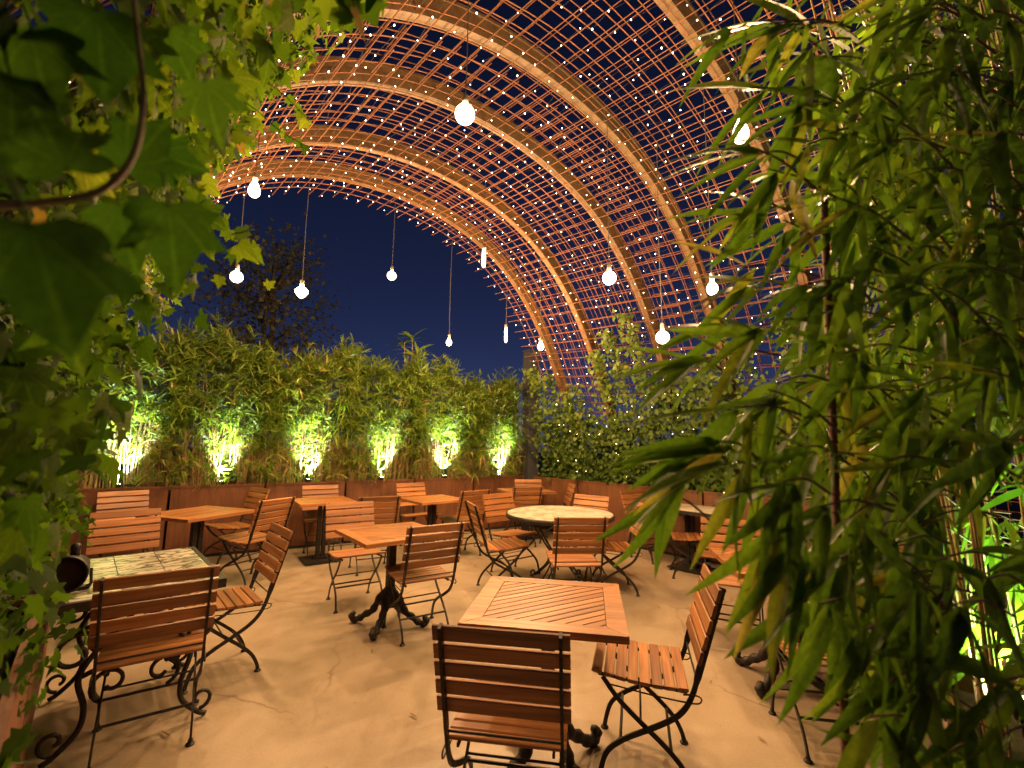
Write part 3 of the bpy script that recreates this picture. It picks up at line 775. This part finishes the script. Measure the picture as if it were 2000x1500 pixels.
# ---------------------------------------------------------------- uplights
def uplight(pos, aim, watts, col, lab, grp, size=math.radians(76)):
    t = thing('uplight', pos, math.atan2(aim.y, aim.x), lab, 'spotlight', grp)
    tilt = math.atan2(math.hypot(aim.x, aim.y), aim.z); M = Matrix.Rotation(tilt, 3, 'Y')
    MB().lathe([(.012, -.05), (.030, -.045), (.034, .02), (.036, .03), (.030, .03)], 14, (0, 0, .06), M).build('housing', BLACKP, t, True)
    MB().lathe([(.029, .026), (.029, .0315)], 14, (0, 0, .06), M).build('lens', LENS, t)
    MB().tube([(0, 0, -.06), (0, 0, .03)], .008, 6).build('spike', BLACKP, t)
    l = bpy.data.lights.new('uplight_beam', 'SPOT'); l.energy = watts; l.color = col; l.spot_size = size; l.spot_blend = .85; l.shadow_soft_size = .03
    lo = link('beam', l, t); d = M@Vector((0, 0, 1))
    lo.location = Vector((0, 0, .06))+d*.04
    lo.rotation_euler = d.to_track_quat('-Z', 'Y').to_euler()
UC_ = (.88, 1.0, 1.18)
for k in range(6):
    p = CORNER-BE*((k+.5)*(PL+PG))+BN*.055; p.z = PH-.05
    uplight(p, (BN*.16+Vector((0, 0, 1))), UP_W, UC_, f'small bright uplight in the back trough, {ordn[k]} from the grey corner post', 'uplights in the back troughs')

# ---------------------------------------------------------------- bamboo hedge
def hedge_plant(k):
    o = CORNER-BE*((k+.5)*(PL+PG))+BN*.30
    ht = 2.50+.052*k + random.uniform(-.06, .06)
    if k == 6: ht = 2.82
    t = thing('bamboo_plant', (o.x, o.y, PH-.08), BA, f'dense leafy bamboo in the back trough, {ordn[k]} from the grey corner post', 'bamboo', 'bamboo plants of the back hedge')
    HH = ht-PH+.08
    # culms
    b = MB(); dry = MB(); cl = []
    for i in range(75):
        x = random.uniform(-.50, .50); y = random.uniform(-.05, .24); h = HH*random.uniform(.55, .98); lx, ly = random.uniform(-.14, .14), random.uniform(-.16, .10)
        pts = [Vector((x, y, 0)), Vector((x+lx*.3, y+ly*.2, h*.45)), Vector((x+lx, y+ly, h))]
        b.tube(pts, [.0055, .0045, .002], 4, False); cl.append(pts)
    for i in range(150):   # dry sheaths and thin dead stalks low down, in tufts
        x = random.choice((-.42, -.28, .22, .36, .46))+random.gauss(0, .045); x = max(-.5, min(.5, x)); y = random.uniform(-.24, .02); h = random.uniform(.25, 1.0)
        b.tube([Vector((x, y, 0)), Vector((x+random.uniform(-.06, .06), y+random.uniform(-.06, .03), h*.6)), Vector((x+random.uniform(-.14, .14), y+random.uniform(-.12, .05), h))], [.003, .0026, .0012], 3, False)
    for i in range(26):   # stems showing at the front of the hedge
        x = random.uniform(-.5, .5); h = HH*random.uniform(.5, .9); lx = random.uniform(-.18, .18); y = random.uniform(-.26, -.14)
        b.tube(catmull([Vector((x, y+.08, 0)), Vector((x+lx*.3, y, h*.5)), Vector((x+lx, y-.06, h))], 3), [.006, .0055, .005, .0045, .004, .003, .002], 4, False)
    tag(b.build('culms', CULM, t, True), kind='stuff')
    # foliage: fans of leaves on twig ends
    nf = 2300
    zc = HH*(1-rng.random(nf)**1.35*.93)
    low = zc < HH*.42
    keep = ~(low & (rng.random(nf) < .45)); zc = zc[keep]; nf = len(zc)
    xw = .60+.06*rng.random(nf)
    C = np.stack([(rng.random(nf)*2-1)*xw, rng.normal(-.02, .20, nf), zc], 1)
    clump = np.sin(C[:, 0]*5.1+k*2.1)*.14+np.sin(C[:, 0]*11+k)*.09
    C[:, 2] += clump*(C[:, 2]/HH)**2
    C[:, 1] -= .10*np.sin(np.clip(zc/HH, 0, 1)*PI)*(rng.random(nf) < .6)
    if k == 0: C[:, 0] = np.minimum(C[:, 0], .36-.12*rng.random(nf))
    sp = (zc > HH*.72) & (rng.random(nf) < .22); C[sp, 2] += rng.uniform(.05, .26, sp.sum())
    pocket = (np.abs(C[:, 0]+.05*math.sin(k*2.2)) < .09+.05*math.sin(k*3.1)+.10*C[:, 2]) & (C[:, 2] < .85) & (C[:, 1] < -.03+.10*C[:, 2])
    C[pocket, 1] += .20
    ax = np.stack([rng.normal(0, .6, nf), rng.normal(-.65, .45, nf), rng.normal(.55, .55, nf)], 1); ax = unit(ax)
    ax[zc > HH*.82, 2] += .9; ax = unit(ax)
    m = 6
    P = np.repeat(C, m, 0); A = np.repeat(unit(ax), m, 0)
    q = np.tile(np.linspace(-1, 1, m), nf)
    side = unit(np.cross(A, np.array([0, 0, 1.0])+rng.normal(0, .3, (nf*m, 3))))
    P = P-A*(rng.random(nf*m)*.06)[:, None]
    D = unit(A*.9+side*(q*.95)[:, None]+rng.normal(0, .16, (nf*m, 3)))
    L = rng.uniform(.11, .23, nf*m)*np.repeat(rng.choice([.75, 1.0, 1.0, 1.35], nf), m); Wd = np.clip(L*rng.uniform(.07, .11, nf*m), .009, .022)
    nr = np.array([0, 0, 1.0])+rng.normal(0, .45, (nf*m, 3))
    hz = P[:, 2]/HH
    rnd = np.clip(np.repeat(rng.random(nf), m)*.55+rng.random(nf*m)*.4+.10*math.sin(k*2.7), 0, .95)
    rnd = np.where((rng.random(nf*m) < .035) | ((hz < .35) & (rng.random(nf*m) < .16)), 1.0, rnd)
    V, F, r = blades(P, D, nr, L, Wd, rng.uniform(.15, .65, nf*m), rnd, 3)
    tag(link('foliage', npmesh('foliage', V, F, HEDGE, r), t), kind='stuff')
    return t
for k in range(7): hedge_plant(k)
# taller shoot above the hedge
p0 = at_y(800, 900, 7.75); 
t = thing('bamboo_shoot', (p0.x, p0.y, PH-.02), 0, 'taller bamboo shoot with pale leaves rising above the back hedge', 'bamboo')
topv = [at_y(px, py, 7.75)-Vector((p0.x, p0.y, PH-.02)) for px, py in ((797, 690), (806, 655), (815, 680), (790, 668))]
b = MB()
for q in topv: b.tube([Vector((q.x*.3, random.uniform(-.03, .03), 0)), Vector((q.x*.6, .02, q.z*.5)), q], [.011, .009, .004], 6)
b.build('culm', CULM, t, True)
P = []; D = []
for q in topv:
    for i in range(9):
        P.append(q-Vector((0, 0, random.uniform(0, .18)))); D.append((random.uniform(-1, 1), random.uniform(-.6, .6), random.uniform(-.1, 1.0)))
P = np.array([tuple(p) for p in P]); D = np.array(D); n = len(P)
V, F, r = blades(P, D, np.array([0, 0, 1.0])+rng.normal(0, .5, (n, 3)), rng.uniform(.24, .42, n), rng.uniform(.034, .052, n), rng.uniform(.1, .5, n), .5+rng.random(n)*.4, 4)
tag(link('leaves', npmesh('leaves', V, F, BLEAF_S, r), t), kind='stuff')

# ---------------------------------------------------------------- climbers on the right wall
vine_lab = ['climber by the grey post twining up the first vault rib', 'leafy climber with a thin raised top beside the second vault rib', 'tall dense climber in the middle of the right troughs',
            'climber behind the hanging bamboo leaf tips on the right', 'climber mostly hidden behind the near bamboo on the right']
def climber(k):
    sc = 5.95-.5-k*(PL+PG)
    o = us(6.16, sc, PH-.09); t = thing('climbing_plant', o, 0, vine_lab[k], 'climber', 'climbers on the right side')
    strands = []
    for j in range(9):
        ds = -.50+j*(.125 if k else .082); sgn = random.uniform(.9, 1.25)
        hmax = PH+{0: 1.05, 1: 1.10, 2: 1.35, 3: 1.2, 4: 1.5}[k]*(.50+.50*math.sin(j*1.7+k*2.3)**2)*sgn
        if j in ({0: (2, 6), 1: (1, 6), 2: (3, 4, 7), 3: (2, 5), 4: (2, 6)}[k]): hmax += random.uniform(.75, 1.15)
        strands.append((ds, hmax))
    b = MB(); Ps = []; 
    def surf_u(z, s):
        # vault surface on the right at height z
        x = np.interp(z-TOP-SLOPE*s, zs[::-1][:2001], xs[::-1][:2001]); return UC+x
    for ds, hm in strands:
        pts = []; z = PH-.09; s0 = sc+ds; ph = random.uniform(0, 6)
        while z < hm:
            uu = float(surf_u(z, s0))-.05 if z > 1.0 else 6.18
            pts.append(us(uu+.03*math.sin(z*7+ph), s0+.05*math.sin(z*4+ph), z)-o); z += .12
        b.tube(pts, [.007*(1-.7*i/len(pts)) for i in range(len(pts))], 4, False)
        n = int((hm-PH)*250)
        zz = PH+(hm-PH)*rng.random(n)**.9
        wd = np.where(zz > PH+1.45, .075, .13)
        uu = np.array([float(surf_u(q, s0)) for q in zz])-np.abs(rng.normal(.10, .09, n))-.02
        ss = s0+rng.normal(0, 1, n)*wd
        Ps.append(np.stack([SU.x*uu+SA.x*ss-o.x, SU.y*uu+SA.y*ss-o.y, zz-o.z], 1))
    b.build('stem', TWIG, t, True)
    P = np.concatenate(Ps); n = len(P)
    nr = np.array([-SU.x, -SU.y, .35])+rng.normal(0, .5, (n, 3))
    D = np.array([0, 0, -.8])+rng.normal(0, .6, (n, 3))
    V, F, r = ivies(P, D, nr, rng.uniform(.030, .085, n), np.clip(rng.random(n)*.8+.12*(P[:, 2]-1), 0, 1), True)  # tone rises with height, bulb light painted into the upper leaves
    tag(link('foliage', npmesh('foliage', V, F, VINE, r, False), t), kind='stuff')
for k in range(5): climber(k)

# ---------------------------------------------------------------- left ivy wall
ivy = thing('ivy', us(U_LP-.35, 2.4, PH-.08), 0, 'thick ivy climbing from the left troughs up the side of the vault', 'ivy')
io = ivy.location
def wall_u(z, s):
    x = np.interp(z-TOP-SLOPE*s, zs[:2001], xs[:2001]); return UC+x
ivy_single = []; 
_iv = [(0, .33, -.04)]+[(x, y, -(.10*abs(x)+.10*y*y)) for x, y in IVY_OUT]
def ivy_mesh(seed, mat=None):
    rr = random.Random(seed); vs = []
    # outline subdivided, with a raised midrib: ring of 24 outline points, inner ring, centre
    out = []
    for i in range(12):
        p, q = IVY_OUT[i], IVY_OUT[(i+1) % 12]
        out += [p, ((p[0]+q[0])/2*(1.04), (p[1]+q[1])/2+.0)]
    out = [(x*rr.uniform(.9, 1.1), y*rr.uniform(.94, 1.06)) for x, y in out]
    cx, cy = 0, .30
    def zz(x, y): return -(.16*abs(x)**1.3+.13*(y-.2)**2)+.035*math.sin(9*x+seed)*abs(x)
    vs.append((cx, cy, .0))
    for k in (.5, 1.0):
        for x, y in out:
            X, Y = cx+(x-cx)*k, cy+(y-cy)*k; vs.append((X, Y, zz(X, Y)+(.015 if k == .5 else 0)))
    n = 24; fs = [(0, 1+i, 1+(i+1) % n) for i in range(n)]+[(1+i, 1+n+i, 1+n+(i+1) % n, 1+(i+1) % n) for i in range(n)]
    # stalk
    b = MB().add(vs, fs); b.tube([(0, .02, -.01), (.01, -.18, -.05), (.03, -.38, -.02)], .012, 4, False)
    return b.mesh('leaf', mat or IVY_O, True)
ivy_me = [ivy_mesh(i) for i in range(5)]; ivy_dimmed = [ivy_mesh(i, IVY_DIMMED) for i in range(5)]; ivy_mid = [ivy_mesh(i, IVY_MID) for i in range(5)]
def frame(P, D, Nr, L):
    D = Vector(D).normalized(); Nr = Vector(Nr); S = D.cross(Nr).normalized(); Z = S.cross(D)
    return Matrix(((S.x*L, D.x*L, Z.x*L, P[0]), (S.y*L, D.y*L, Z.y*L, P[1]), (S.z*L, D.z*L, Z.z*L, P[2]), (0, 0, 0, 1)))
n = 14000
zz = PH-.25+(4.25-PH+.25)*rng.random(n); ss = .35+4.35*rng.random(n)**.85
zmx = np.interp(ss, [.3, 1.5, 2.5, 4.7], [4.3, 3.95, 3.35, 2.85]); zz = PH-.25+(zmx-PH+.25)*(zz-PH+.25)/(4.25-PH+.25)
thick = np.interp(zz, [.6, 1.2, 2.2, 3.0, 3.6, 4.3], [.30, .45, .45, .28, .16, .08])
thick = thick*(1+.35*np.sin(ss*3.1+zz*2.0)+.25*np.sin(ss*7.3-zz*4.1))
base = np.array([float(wall_u(z, s)) for z, s in zip(zz, ss)])
base = np.where(zz < 1.6, np.maximum(base, U_LP-.42), base)
uu = base+thick*rng.random(n)**.6
P = np.stack([SU.x*uu+SA.x*ss, SU.y*uu+SA.y*ss, zz], 1)
# stay out of the table, the chairs and the way of the lens
keep = ~((uu > U_LP+.06) & (zz < .80)) & ~((uu > U_LP+.10+.08*np.sin(zz*9)) & (zz < 1.55) & (ss > 1.5)) & (np.linalg.norm(P-np.array([0, 0, CAM_H]), axis=1) > .55)
P = P[keep]; zz = zz[keep]; n = len(P)
nr = np.array([SU.x, SU.y, .25])[None]+rng.normal(0, .55, (n, 3)); nr[:, 2] -= np.clip((zz-2.4)*.8, 0, 1.4)
D = np.array([0, 0, -1.0])+rng.normal(0, .6, (n, 3))
L = rng.uniform(.042, .085, n)*np.where(zz < 1.9, .85, 1.0); rnd = np.clip(rng.random(n)*np.where(zz < 2.0, .42, .75)+.25*(zz > 2.2)*rng.random(n), 0, 1); rnd = np.minimum(rnd, .93); rnd[rng.random(n) < .008] = 1.0  # rnd drops on low leaves: dimness there is put into their tone
dv = P-np.array([0, 0, CAM_H]); zc = dv@np.array(_F); pxx = 1000+F_PX*(dv@np.array(_R))/np.maximum(zc, .05); pyy = 750-F_PX*(dv@np.array(_U))/np.maximum(zc, .05)
clear = (((pxx-497)**2+(pyy-368)**2 > 75**2) & ((pxx-462)**2+(pyy-540)**2 > 45**2)) | (zc < .2)
P, zz, nr, D, L, rnd, zc, pxx, pyy = (q[clear] for q in (P, zz, nr, D, L, rnd, zc, pxx, pyy)); n = len(P)
vis = (zc > .2) & (pxx > 10) & (pxx < 620) & (pyy > 0) & (pyy < 1490)
sc_ = np.where(vis, L/np.maximum(zc, .1)*(1+.5*(pxx > 150)), -1)
order = np.argsort(-sc_); one = order[:285]; rest = order[285:]
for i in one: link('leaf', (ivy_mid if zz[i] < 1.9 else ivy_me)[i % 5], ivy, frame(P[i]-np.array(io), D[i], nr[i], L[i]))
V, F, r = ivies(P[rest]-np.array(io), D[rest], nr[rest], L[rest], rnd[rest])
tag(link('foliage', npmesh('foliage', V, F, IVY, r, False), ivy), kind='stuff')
b = MB()
for i in range(46):
    s0 = random.uniform(.5, 4.5); ph = random.uniform(0, 6); z = PH-.08; top = random.uniform(2.0, 4.1); pts = []
    while z < top:
        u = max(float(wall_u(z, s0)), U_LP-.40 if z < 1.6 else -9)+.05+.06*math.sin(z*5+ph); pts.append(us(u, s0+.09*math.sin(z*3+ph), z)-io); z += .15
    b.tube(pts, [.008*(1-.6*i/len(pts)) for i in range(len(pts))], 4, False)
tag(b.build('stems', TWIG, ivy, True), kind='stuff')

# dangling shoots and the close branch, traced as directions with their own distances
def shoot(name, pts, leaves, lab, rad=.0025, dimmed=False):
    P = [at_y(*p) for p in pts]; o = P[0].copy(); t = thing(name, o, 0, lab, 'ivy', 'ivy shoots reaching into the view')
    c = catmull([p-o for p in P], 6); MB().tube(c, [rad*(1-.5*i/len(c)) for i in range(len(c))], 5).build('stem', TWIG, t, True)
    for j, (px, py, y, tx, ty, Lm, roll) in enumerate(leaves):
        p = at_y(px, py, y); q = at_y(tx, ty, y); d = (q-p).normalized()
        nv = (-ray(px, py).normalized()+Vector((random.uniform(-.5, .5), random.uniform(-.3, .3), random.uniform(-.5, .3)))*roll)
        link('leaf', (ivy_dimmed if dimmed else ivy_me)[j % 5], t, frame(p-o, d, nv, Lm))
    return t
def auto_leaves(pts, n, Lr):
    P = [Vector((*p, )) for p in pts]; c = catmull(P, 8); out = []
    for i in range(n):
        q = c[int((i+.5)/n*(len(c)-1))]; a = random.uniform(0, 2*PI)
        out.append((q.x, q.y, q.z, q.x+30*math.cos(a), q.y+30*abs(math.sin(a))+5, random.uniform(*Lr), .9))
    return out
p = [(440, 120, 1.75), (500, 150, 1.75), (545, 178, 1.75), (582, 212, 1.75), (606, 240, 1.75)]
shoot('ivy_shoot', p, auto_leaves(p, 9, (.035, .060)), 'upper thin ivy shoot reaching right across the mesh')
p = [(430, 165, 1.8), (500, 215, 1.8), (540, 250, 1.8), (570, 270, 1.8), (604, 287, 1.8)]
shoot('ivy_shoot', p, auto_leaves(p, 8, (.035, .060)), 'lower thin ivy shoot reaching right across the mesh')
p = [(330, 420, 1.15), (400, 490, 1.15), (450, 535, 1.15), (500, 570, 1.15), (548, 592, 1.15)]
shoot('ivy_shoot', p, [(385, 410, .95, 445, 450, .085, .25), (400, 470, 1.1, 425, 525, .06, .3), (465, 478, 1.0, 505, 515, .065, .2), (415, 465, 1.2, 400, 500, .04, .5), (520, 560, 1.15, 545, 545, .03, .6), (430, 540, 1.15, 425, 570, .035, .5), (365, 470, 1.2, 350, 500, .05, .5)], 'ivy shoot with bright lobed leaves dangling below the far arch edge')
p = [(-40, 405, .42), (90, 395, .42), (200, 370, .43), (262, 300, .44), (280, 190, .45), (268, 60, .46), (255, -60, .47)]
near = [(60, 440, .33, 130, 660, .115, .2), (330, 400, .45, 345, 560, .10, .3), (400, 160, .50, 425, 265, .085, .3), (190, 20, .45, 215, 300, .12, .35), (60, 60, .42, 120, 330, .10, .4),
        (130, 330, .40, 60, 200, .09, .6), (330, 60, .55, 380, 180, .09, .5), (120, 600, .55, 170, 780, .09, .5), (250, 330, .47, 330, 230, .08, .6), (230, 400, .45, 270, 560, .085, .5), (20, 150, .40, 30, 380, .11, .4), (300, 300, .6, 400, 330, .085, .6), (40, 720, .7, 90, 860, .09, .6)]
shoot('ivy_branch', p, near, 'blurred thick ivy branch with large leaves close to the camera at upper left', .0045, True)

# ---------------------------------------------------------------- near bamboo on the right
t = make_planter(1.5, .95, .55); t.location = (1.30, 1.42, 0); t.rotation_euler.z = math.radians(-40); tag(t, 'low rusty trough at the foot of the near bamboo, lower right', 'planter')
NBm = thing('bamboo_plant', (1.9, 1.65, .5), 0, 'large leaved bamboo filling the right side close to the camera', 'bamboo'); no = NBm.location
def bleaf(seed):
    rr = random.Random(seed); seg = 9; vs = []; fs = []; bend = rr.uniform(.10, .32); tw = rr.uniform(-.5, .5); sb = rr.uniform(-.06, .06); W = rr.uniform(.12, .16)
    for i in range(seg+1):
        q = i/seg; w_ = W/2*(math.sin(PI*min(1, (q*.96+.04))**.62)**.85 if i < seg else .0)
        if i == 0: w_ = .008
        y = q; z = -bend*q*q; x = sb*math.sin(q*PI); a = tw*q
        for k in (-1, -.5, 0, .5, 1):
            fold = .28*abs(k)*w_; wav = .01*math.sin(q*11+k*2+seed)*abs(k)
            vs.append((x+k*w_*math.cos(a)-fold*math.sin(a)*.5, y, z+k*w_*math.sin(a)+fold+wav*w_*8))
    for i in range(seg):
        for k in range(4): fs.append((i*5+k, i*5+k+1, (i+1)*5+k+1, (i+1)*5+k))
    return MB().add(vs, fs).mesh('leaf', BLEAF, True)
bme = [bleaf(i) for i in range(9)]
leafs = []   # (P, D, N, L)
twigs = MB()
def node(px, py, y, n, ang, spread, Lr, src=None):
    """fan of n leaves from one twig tip; ang = mean direction in the picture plane (deg, 0 right, 90 up)"""
    p = at_y(px, py, y)
    if src is None: src = (px+random.uniform(60, 150), py+random.uniform(-30, 90), y+random.uniform(.02, .15))
    q = at_y(*src); mid = (p+q)/2+Vector((0, 0, .015)); twigs.tube(catmull([q-no, mid-no, p-no], 4), [.0032, .003, .0028, .0026, .0024, .0022, .002, .002, .0018], 5, False)
    for i in range(n):
        a = math.radians(ang+spread*(i/(max(1, n-1))-.5)*2+random.uniform(-9, 9)); dd = Vector((math.cos(a), random.uniform(-.45, .35), math.sin(a)))
        nr = Vector((random.uniform(-.5, .5), random.uniform(-1.0, .1), random.uniform(.25, 1.0)))
        leafs.append((p+(q-p)*random.uniform(0, .35), dd, nr, random.uniform(*Lr)*1.1))
NODES = [(1500, 40, .95, 5, 215, 40, (.15, .22)), (1610, 110, .95, 6, 205, 55, (.15, .23)), (1560, 210, .9, 5, 215, 40, (.15, .22)), (1480, 300, .85, 4, 185, 28, (.13, .18)), (1500, 330, .9, 5, 235, 35, (.13, .2)),
         (1530, 430, .95, 5, 235, 40, (.14, .2)), (1460, 400, 1.0, 4, 195, 25, (.13, .19)), (1640, 350, .9, 5, 220, 60, (.13, .2)), (1470, 560, .95, 4, 190, 35, (.13, .18)), (1560, 560, .85, 5, 205, 50, (.14, .2)),
         (1460, 650, .85, 5, 200, 40, (.13, .2)), (1380, 700, .9, 4, 190, 40, (.13, .19)), (1500, 760, .85, 5, 215, 45, (.14, .2)), (1420, 800, .8, 4, 225, 40, (.13, .2)), (1340, 850, .85, 4, 200, 30, (.13, .2)),
         (1440, 900, .8, 5, 225, 35, (.15, .22)), (1530, 940, .75, 5, 235, 40, (.14, .2)), (1600, 990, .8, 6, 235, 50, (.14, .2)), (1560, 870, .85, 5, 205, 50, (.14, .2)), (1640, 1090, .8, 5, 235, 40, (.14, .21)),
         (1600, 1180, .8, 5, 245, 35, (.14, .2)), (1690, 1230, .8, 5, 250, 35, (.15, .2)), (1780, 1130, .75, 5, 255, 30, (.15, .22)), (1860, 1180, .75, 5, 265, 40, (.14, .2)), (1740, 1330, .85, 4, 255, 40, (.13, .2)),
         (1650, 690, .85, 5, 225, 70, (.13, .2)), (1700, 480, .85, 4, 255, 50, (.13, .19)), (1800, 330, .85, 5, 250, 60, (.14, .2)), (1830, 560, .85, 5, 240, 60, (.14, .2)), (1930, 520, .85, 4, 240, 60, (.14, .2)),
         (1720, 170, .9, 5, 230, 60, (.14, .2)), (1850, 120, .9, 5, 240, 60, (.15, .22)), (1950, 260, .85, 5, 235, 60, (.15, .22)), (1760, 20, .95, 5, 220, 60, (.15, .22)), (1940, 20, .95, 5, 230, 60, (.15, .22)),
         (1780, 760, .85, 5, 215, 60, (.14, .2)), (1900, 720, .8, 4, 215, 50, (.15, .22)), (1960, 860, .8, 4, 210, 50, (.15, .22)), (1850, 900, .85, 4, 230, 50, (.13, .2)), (1720, 900, .85, 5, 220, 60, (.14, .2)),
         (1960, 1330, .75, 4, 220, 50, (.14, .2)), (1880, 1400, .8, 4, 230, 50, (.14, .2)), (1800, 1480, .85, 4, 200, 60, (.14, .2)), (1930, 1130, .85, 3, 230, 60, (.13, .2)), (1660, 1010, .8, 4, 265, 30, (.14, .2))]
NODES += [(1350, 700, .92, 4, 188, 26, (.15, .2)), (1400, 860, .82, 4, 192, 20, (.17, .22)), (1330, 900, .86, 4, 218, 26, (.15, .2)), (1290, 960, .95, 3, 235, 26, (.14, .19)), (1460, 285, .84, 3, 184, 16, (.15, .19)), (1470, 170, .88, 4, 200, 30, (.15, .2)),
          (1440, 420, .92, 4, 200, 30, (.14, .19)), (1450, 520, .95, 4, 195, 30, (.14, .19)), (1400, 620, .95, 4, 195, 30, (.13, .18)), (1420, 60, .92, 4, 225, 30, (.15, .2)), (1480, 1000, .8, 4, 240, 25, (.16, .21)), (1540, 1060, .78, 4, 242, 25, (.16, .21)), (1700, 1400, .8, 4, 262, 28, (.16, .21)), (1780, 1290, .74, 4, 266, 22, (.18, .23))]
for a in NODES: node(*a)
R2 = random.Random(3); st = random.getstate(); random.seed(21)
BX = ([-80, 0, 100, 300, 450, 600, 700, 800, 900, 1000, 1100, 1200, 1300, 1450, 1560], [1480, 1480, 1480, 1500, 1540, 1520, 1460, 1400, 1380, 1470, 1540, 1590, 1650, 1700, 1720])
for i in range(150):
    py = random.uniform(-70, 1500); px = float(np.interp(py, *BX))+30+random.random()**1.1*420; y = random.uniform(.82, 1.30)
    if 1830 < px < 1995 and 860 < py < 1290 and random.random() < .9: continue
    if px > 2060: continue
    node(px, py, y, random.randint(3, 5), random.uniform(195, 262), 45, (.11, .18))
for i in range(520):   # fill behind, further back in the clump
    px = random.uniform(1600, 2080); py = random.uniform(-60, 1300); y = random.uniform(1.0, 1.9)
    if px < 1600+.25*max(0, 300-py): continue
    if 1800 < px < 2000 and 840 < py and y < 1.6: continue
    if px < 1680 and py > 1150: continue
    node(px, py, y, random.randint(3, 6), random.uniform(195, 280), 50, (.11, .19))
random.setstate(st)
def lscore(l):
    d = l[0]-cam_v; z = d.dot(_F); px = 1000+F_PX*d.dot(_R)/max(z, .05); py = 750-F_PX*d.dot(_U)/max(z, .05)
    return l[3]/z if -50 < py < 1550 and px < 2080 else 0
leafs.sort(key=lambda l: -lscore(l))
for i, l in enumerate(leafs[:295]): link('leaf', bme[i % 9], NBm, frame(l[0]-no, l[1], l[2], l[3]))
rest = leafs[295:]; n = len(rest)
V, F, r = blades(np.array([tuple(l[0]-no) for l in rest]), np.array([tuple(l[1]) for l in rest]), np.array([tuple(l[2]) for l in rest]), np.array([l[3] for l in rest]), np.array([l[3]*.14 for l in rest]), rng.uniform(.1, .45, n), rng.random(n)*.95, 6)
tag(link('foliage', npmesh('foliage', V, F, BLEAF_S, r), NBm), kind='stuff')
tag(twigs.build('twigs', TWIG, NBm, True), kind='stuff')
for i in range(60):
    _a, _b = random.random()**1.4*1.1+.08, random.uniform(.12, .85); x = 1.30+.766*_a+.643*_b; y = 1.42-.643*_a+.766*_b; lean = random.uniform(-.55, .0)
    pts = [Vector((x, y, .46)), Vector((x+lean*.25, y-.02, 1.2)), Vector((x+lean*.7, y-.06, 2.2)), Vector((x+lean*1.3, y-.1, 3.1+random.uniform(0, .5)))]
    c = catmull([p-no for p in pts], 5); rr = random.uniform(.004, .009)
    MB().tube(c, [rr*(1-.6*q/len(c)) for q in range(len(c))], 6).build('culm', CULM, NBm, True)
# plant stake
p0 = at_y(1652, 1470, .93); p1 = at_y(1607, 330, .97); dirv = (p0-p1).normalized(); foot = p1+dirv*((p1.z-.0)/-dirv.z)
t = thing('plant_stake', (foot.x, foot.y, 0), 0, 'thin rusty ribbed rod standing among the near bamboo', 'stake')
b = MB(); L = (p1-foot)
b.tube([L*0, L*.5, L], .0075, 8)
for i in range(60): q = L*((i+.5)/60); b.lathe([(.0075, -.004), (.0092, 0), (.0075, .004)], 8, q)
b.build('rod', POLE, t, True)
uplight(Vector((1.66, 1.69, .50)), Vector((.08, .22, 1)), 260.0, (.62, 1.0, .50), 'green tinted uplight inside the near bamboo on the right', 'uplights in the near bamboo')
uplight(Vector((1.88, 1.80, .50)), Vector((-.02, .22, 1)), 240.0, (.80, 1.0, .62), 'white green uplight low among the near bamboo stems at the right edge', 'uplights in the near bamboo')

# ---------------------------------------------------------------- dark tree beyond the hedge
T0 = at_y(505, 800, 12.5); tr = thing('tree', (T0.x, T0.y, 0), 0, 'dim bushy tree standing in the dark behind the bamboo hedge', 'tree')
b = MB(); ends = []
b.tube(catmull([(0, 0, 0), (.1, 0, 1.2), (.0, .1, 2.6), (.2, 0, 4.4), (.1, 0, 6.4)], 4), [.20-.01*i for i in range(17)], 8)
for i in range(26):
    z = random.uniform(1.6, 6.0); a = random.uniform(0, 2*PI); r = random.uniform(1.0, 2.1)*(1.15-z/9)
    e = Vector((math.cos(a)*r, math.sin(a)*r, z+random.uniform(.5, 1.4))); b.tube(catmull([(.08, .03, z), e*.5+Vector((0, 0, z*.5-.1)), e], 4), [.06-.005*k for k in range(9)], 5, False); ends.append(e)
b.build('trunk', BARK, tr, True)
cen = np.array([tuple(e) for e in ends]+[(random.gauss(0, .8), random.gauss(0, .8), random.uniform(2.2, 7.0)) for _ in range(30)])
n = 4200; idx = rng.integers(0, len(cen), n); P = cen[idx]+rng.normal(0, .36, (n, 3)); 
V, F, r = ivies(P, rng.normal(0, 1, (n, 3))+np.array([0, 0, -.5]), rng.normal(0, 1, (n, 3))+np.array([0, -.5, .4]), rng.uniform(.07, .14, n), rng.random(n), True)
tag(link('crown', npmesh('crown', V, F, TREEL, r, False), tr), kind='stuff')

# ---------------------------------------------------------------- a few fallen leaves on the floor
fm = bleaf(3); fm2 = fm.copy(); fm2.materials.clear(); fm2.materials.append(mat_simple('dry_leaf', (.20, .11, .045), .8, 0, .4, 30))
for (px, py, a, wh) in ((727, 1276, 20, 'beside the claw feet of the middle table'), (1390, 1330, 140, 'right of the side on chair at the near table'), (560, 1180, 80, 'between the veined stone table and the middle table'),
                        (800, 1395, 230, 'left of the nearest chair'), (1290, 1190, 10, 'behind the near slatted table'), (330, 1440, 60, 'below the chair at the veined stone table'),
                        (1480, 1440, 200, 'at the lower right under the bamboo tips')):
    p = at_z(px, py, .004); o = link('fallen_leaf', fm2); o.location = p; o.rotation_euler = (.05, .05, math.radians(a)); L_ = random.uniform(.05, .09); o.scale = (L_, L_, L_*.5)
    o.location.z = .004+.16*L_*.5
    tag(o, 'small dry leaf on the floor '+wh, 'leaf', 'dry leaves on the floor')
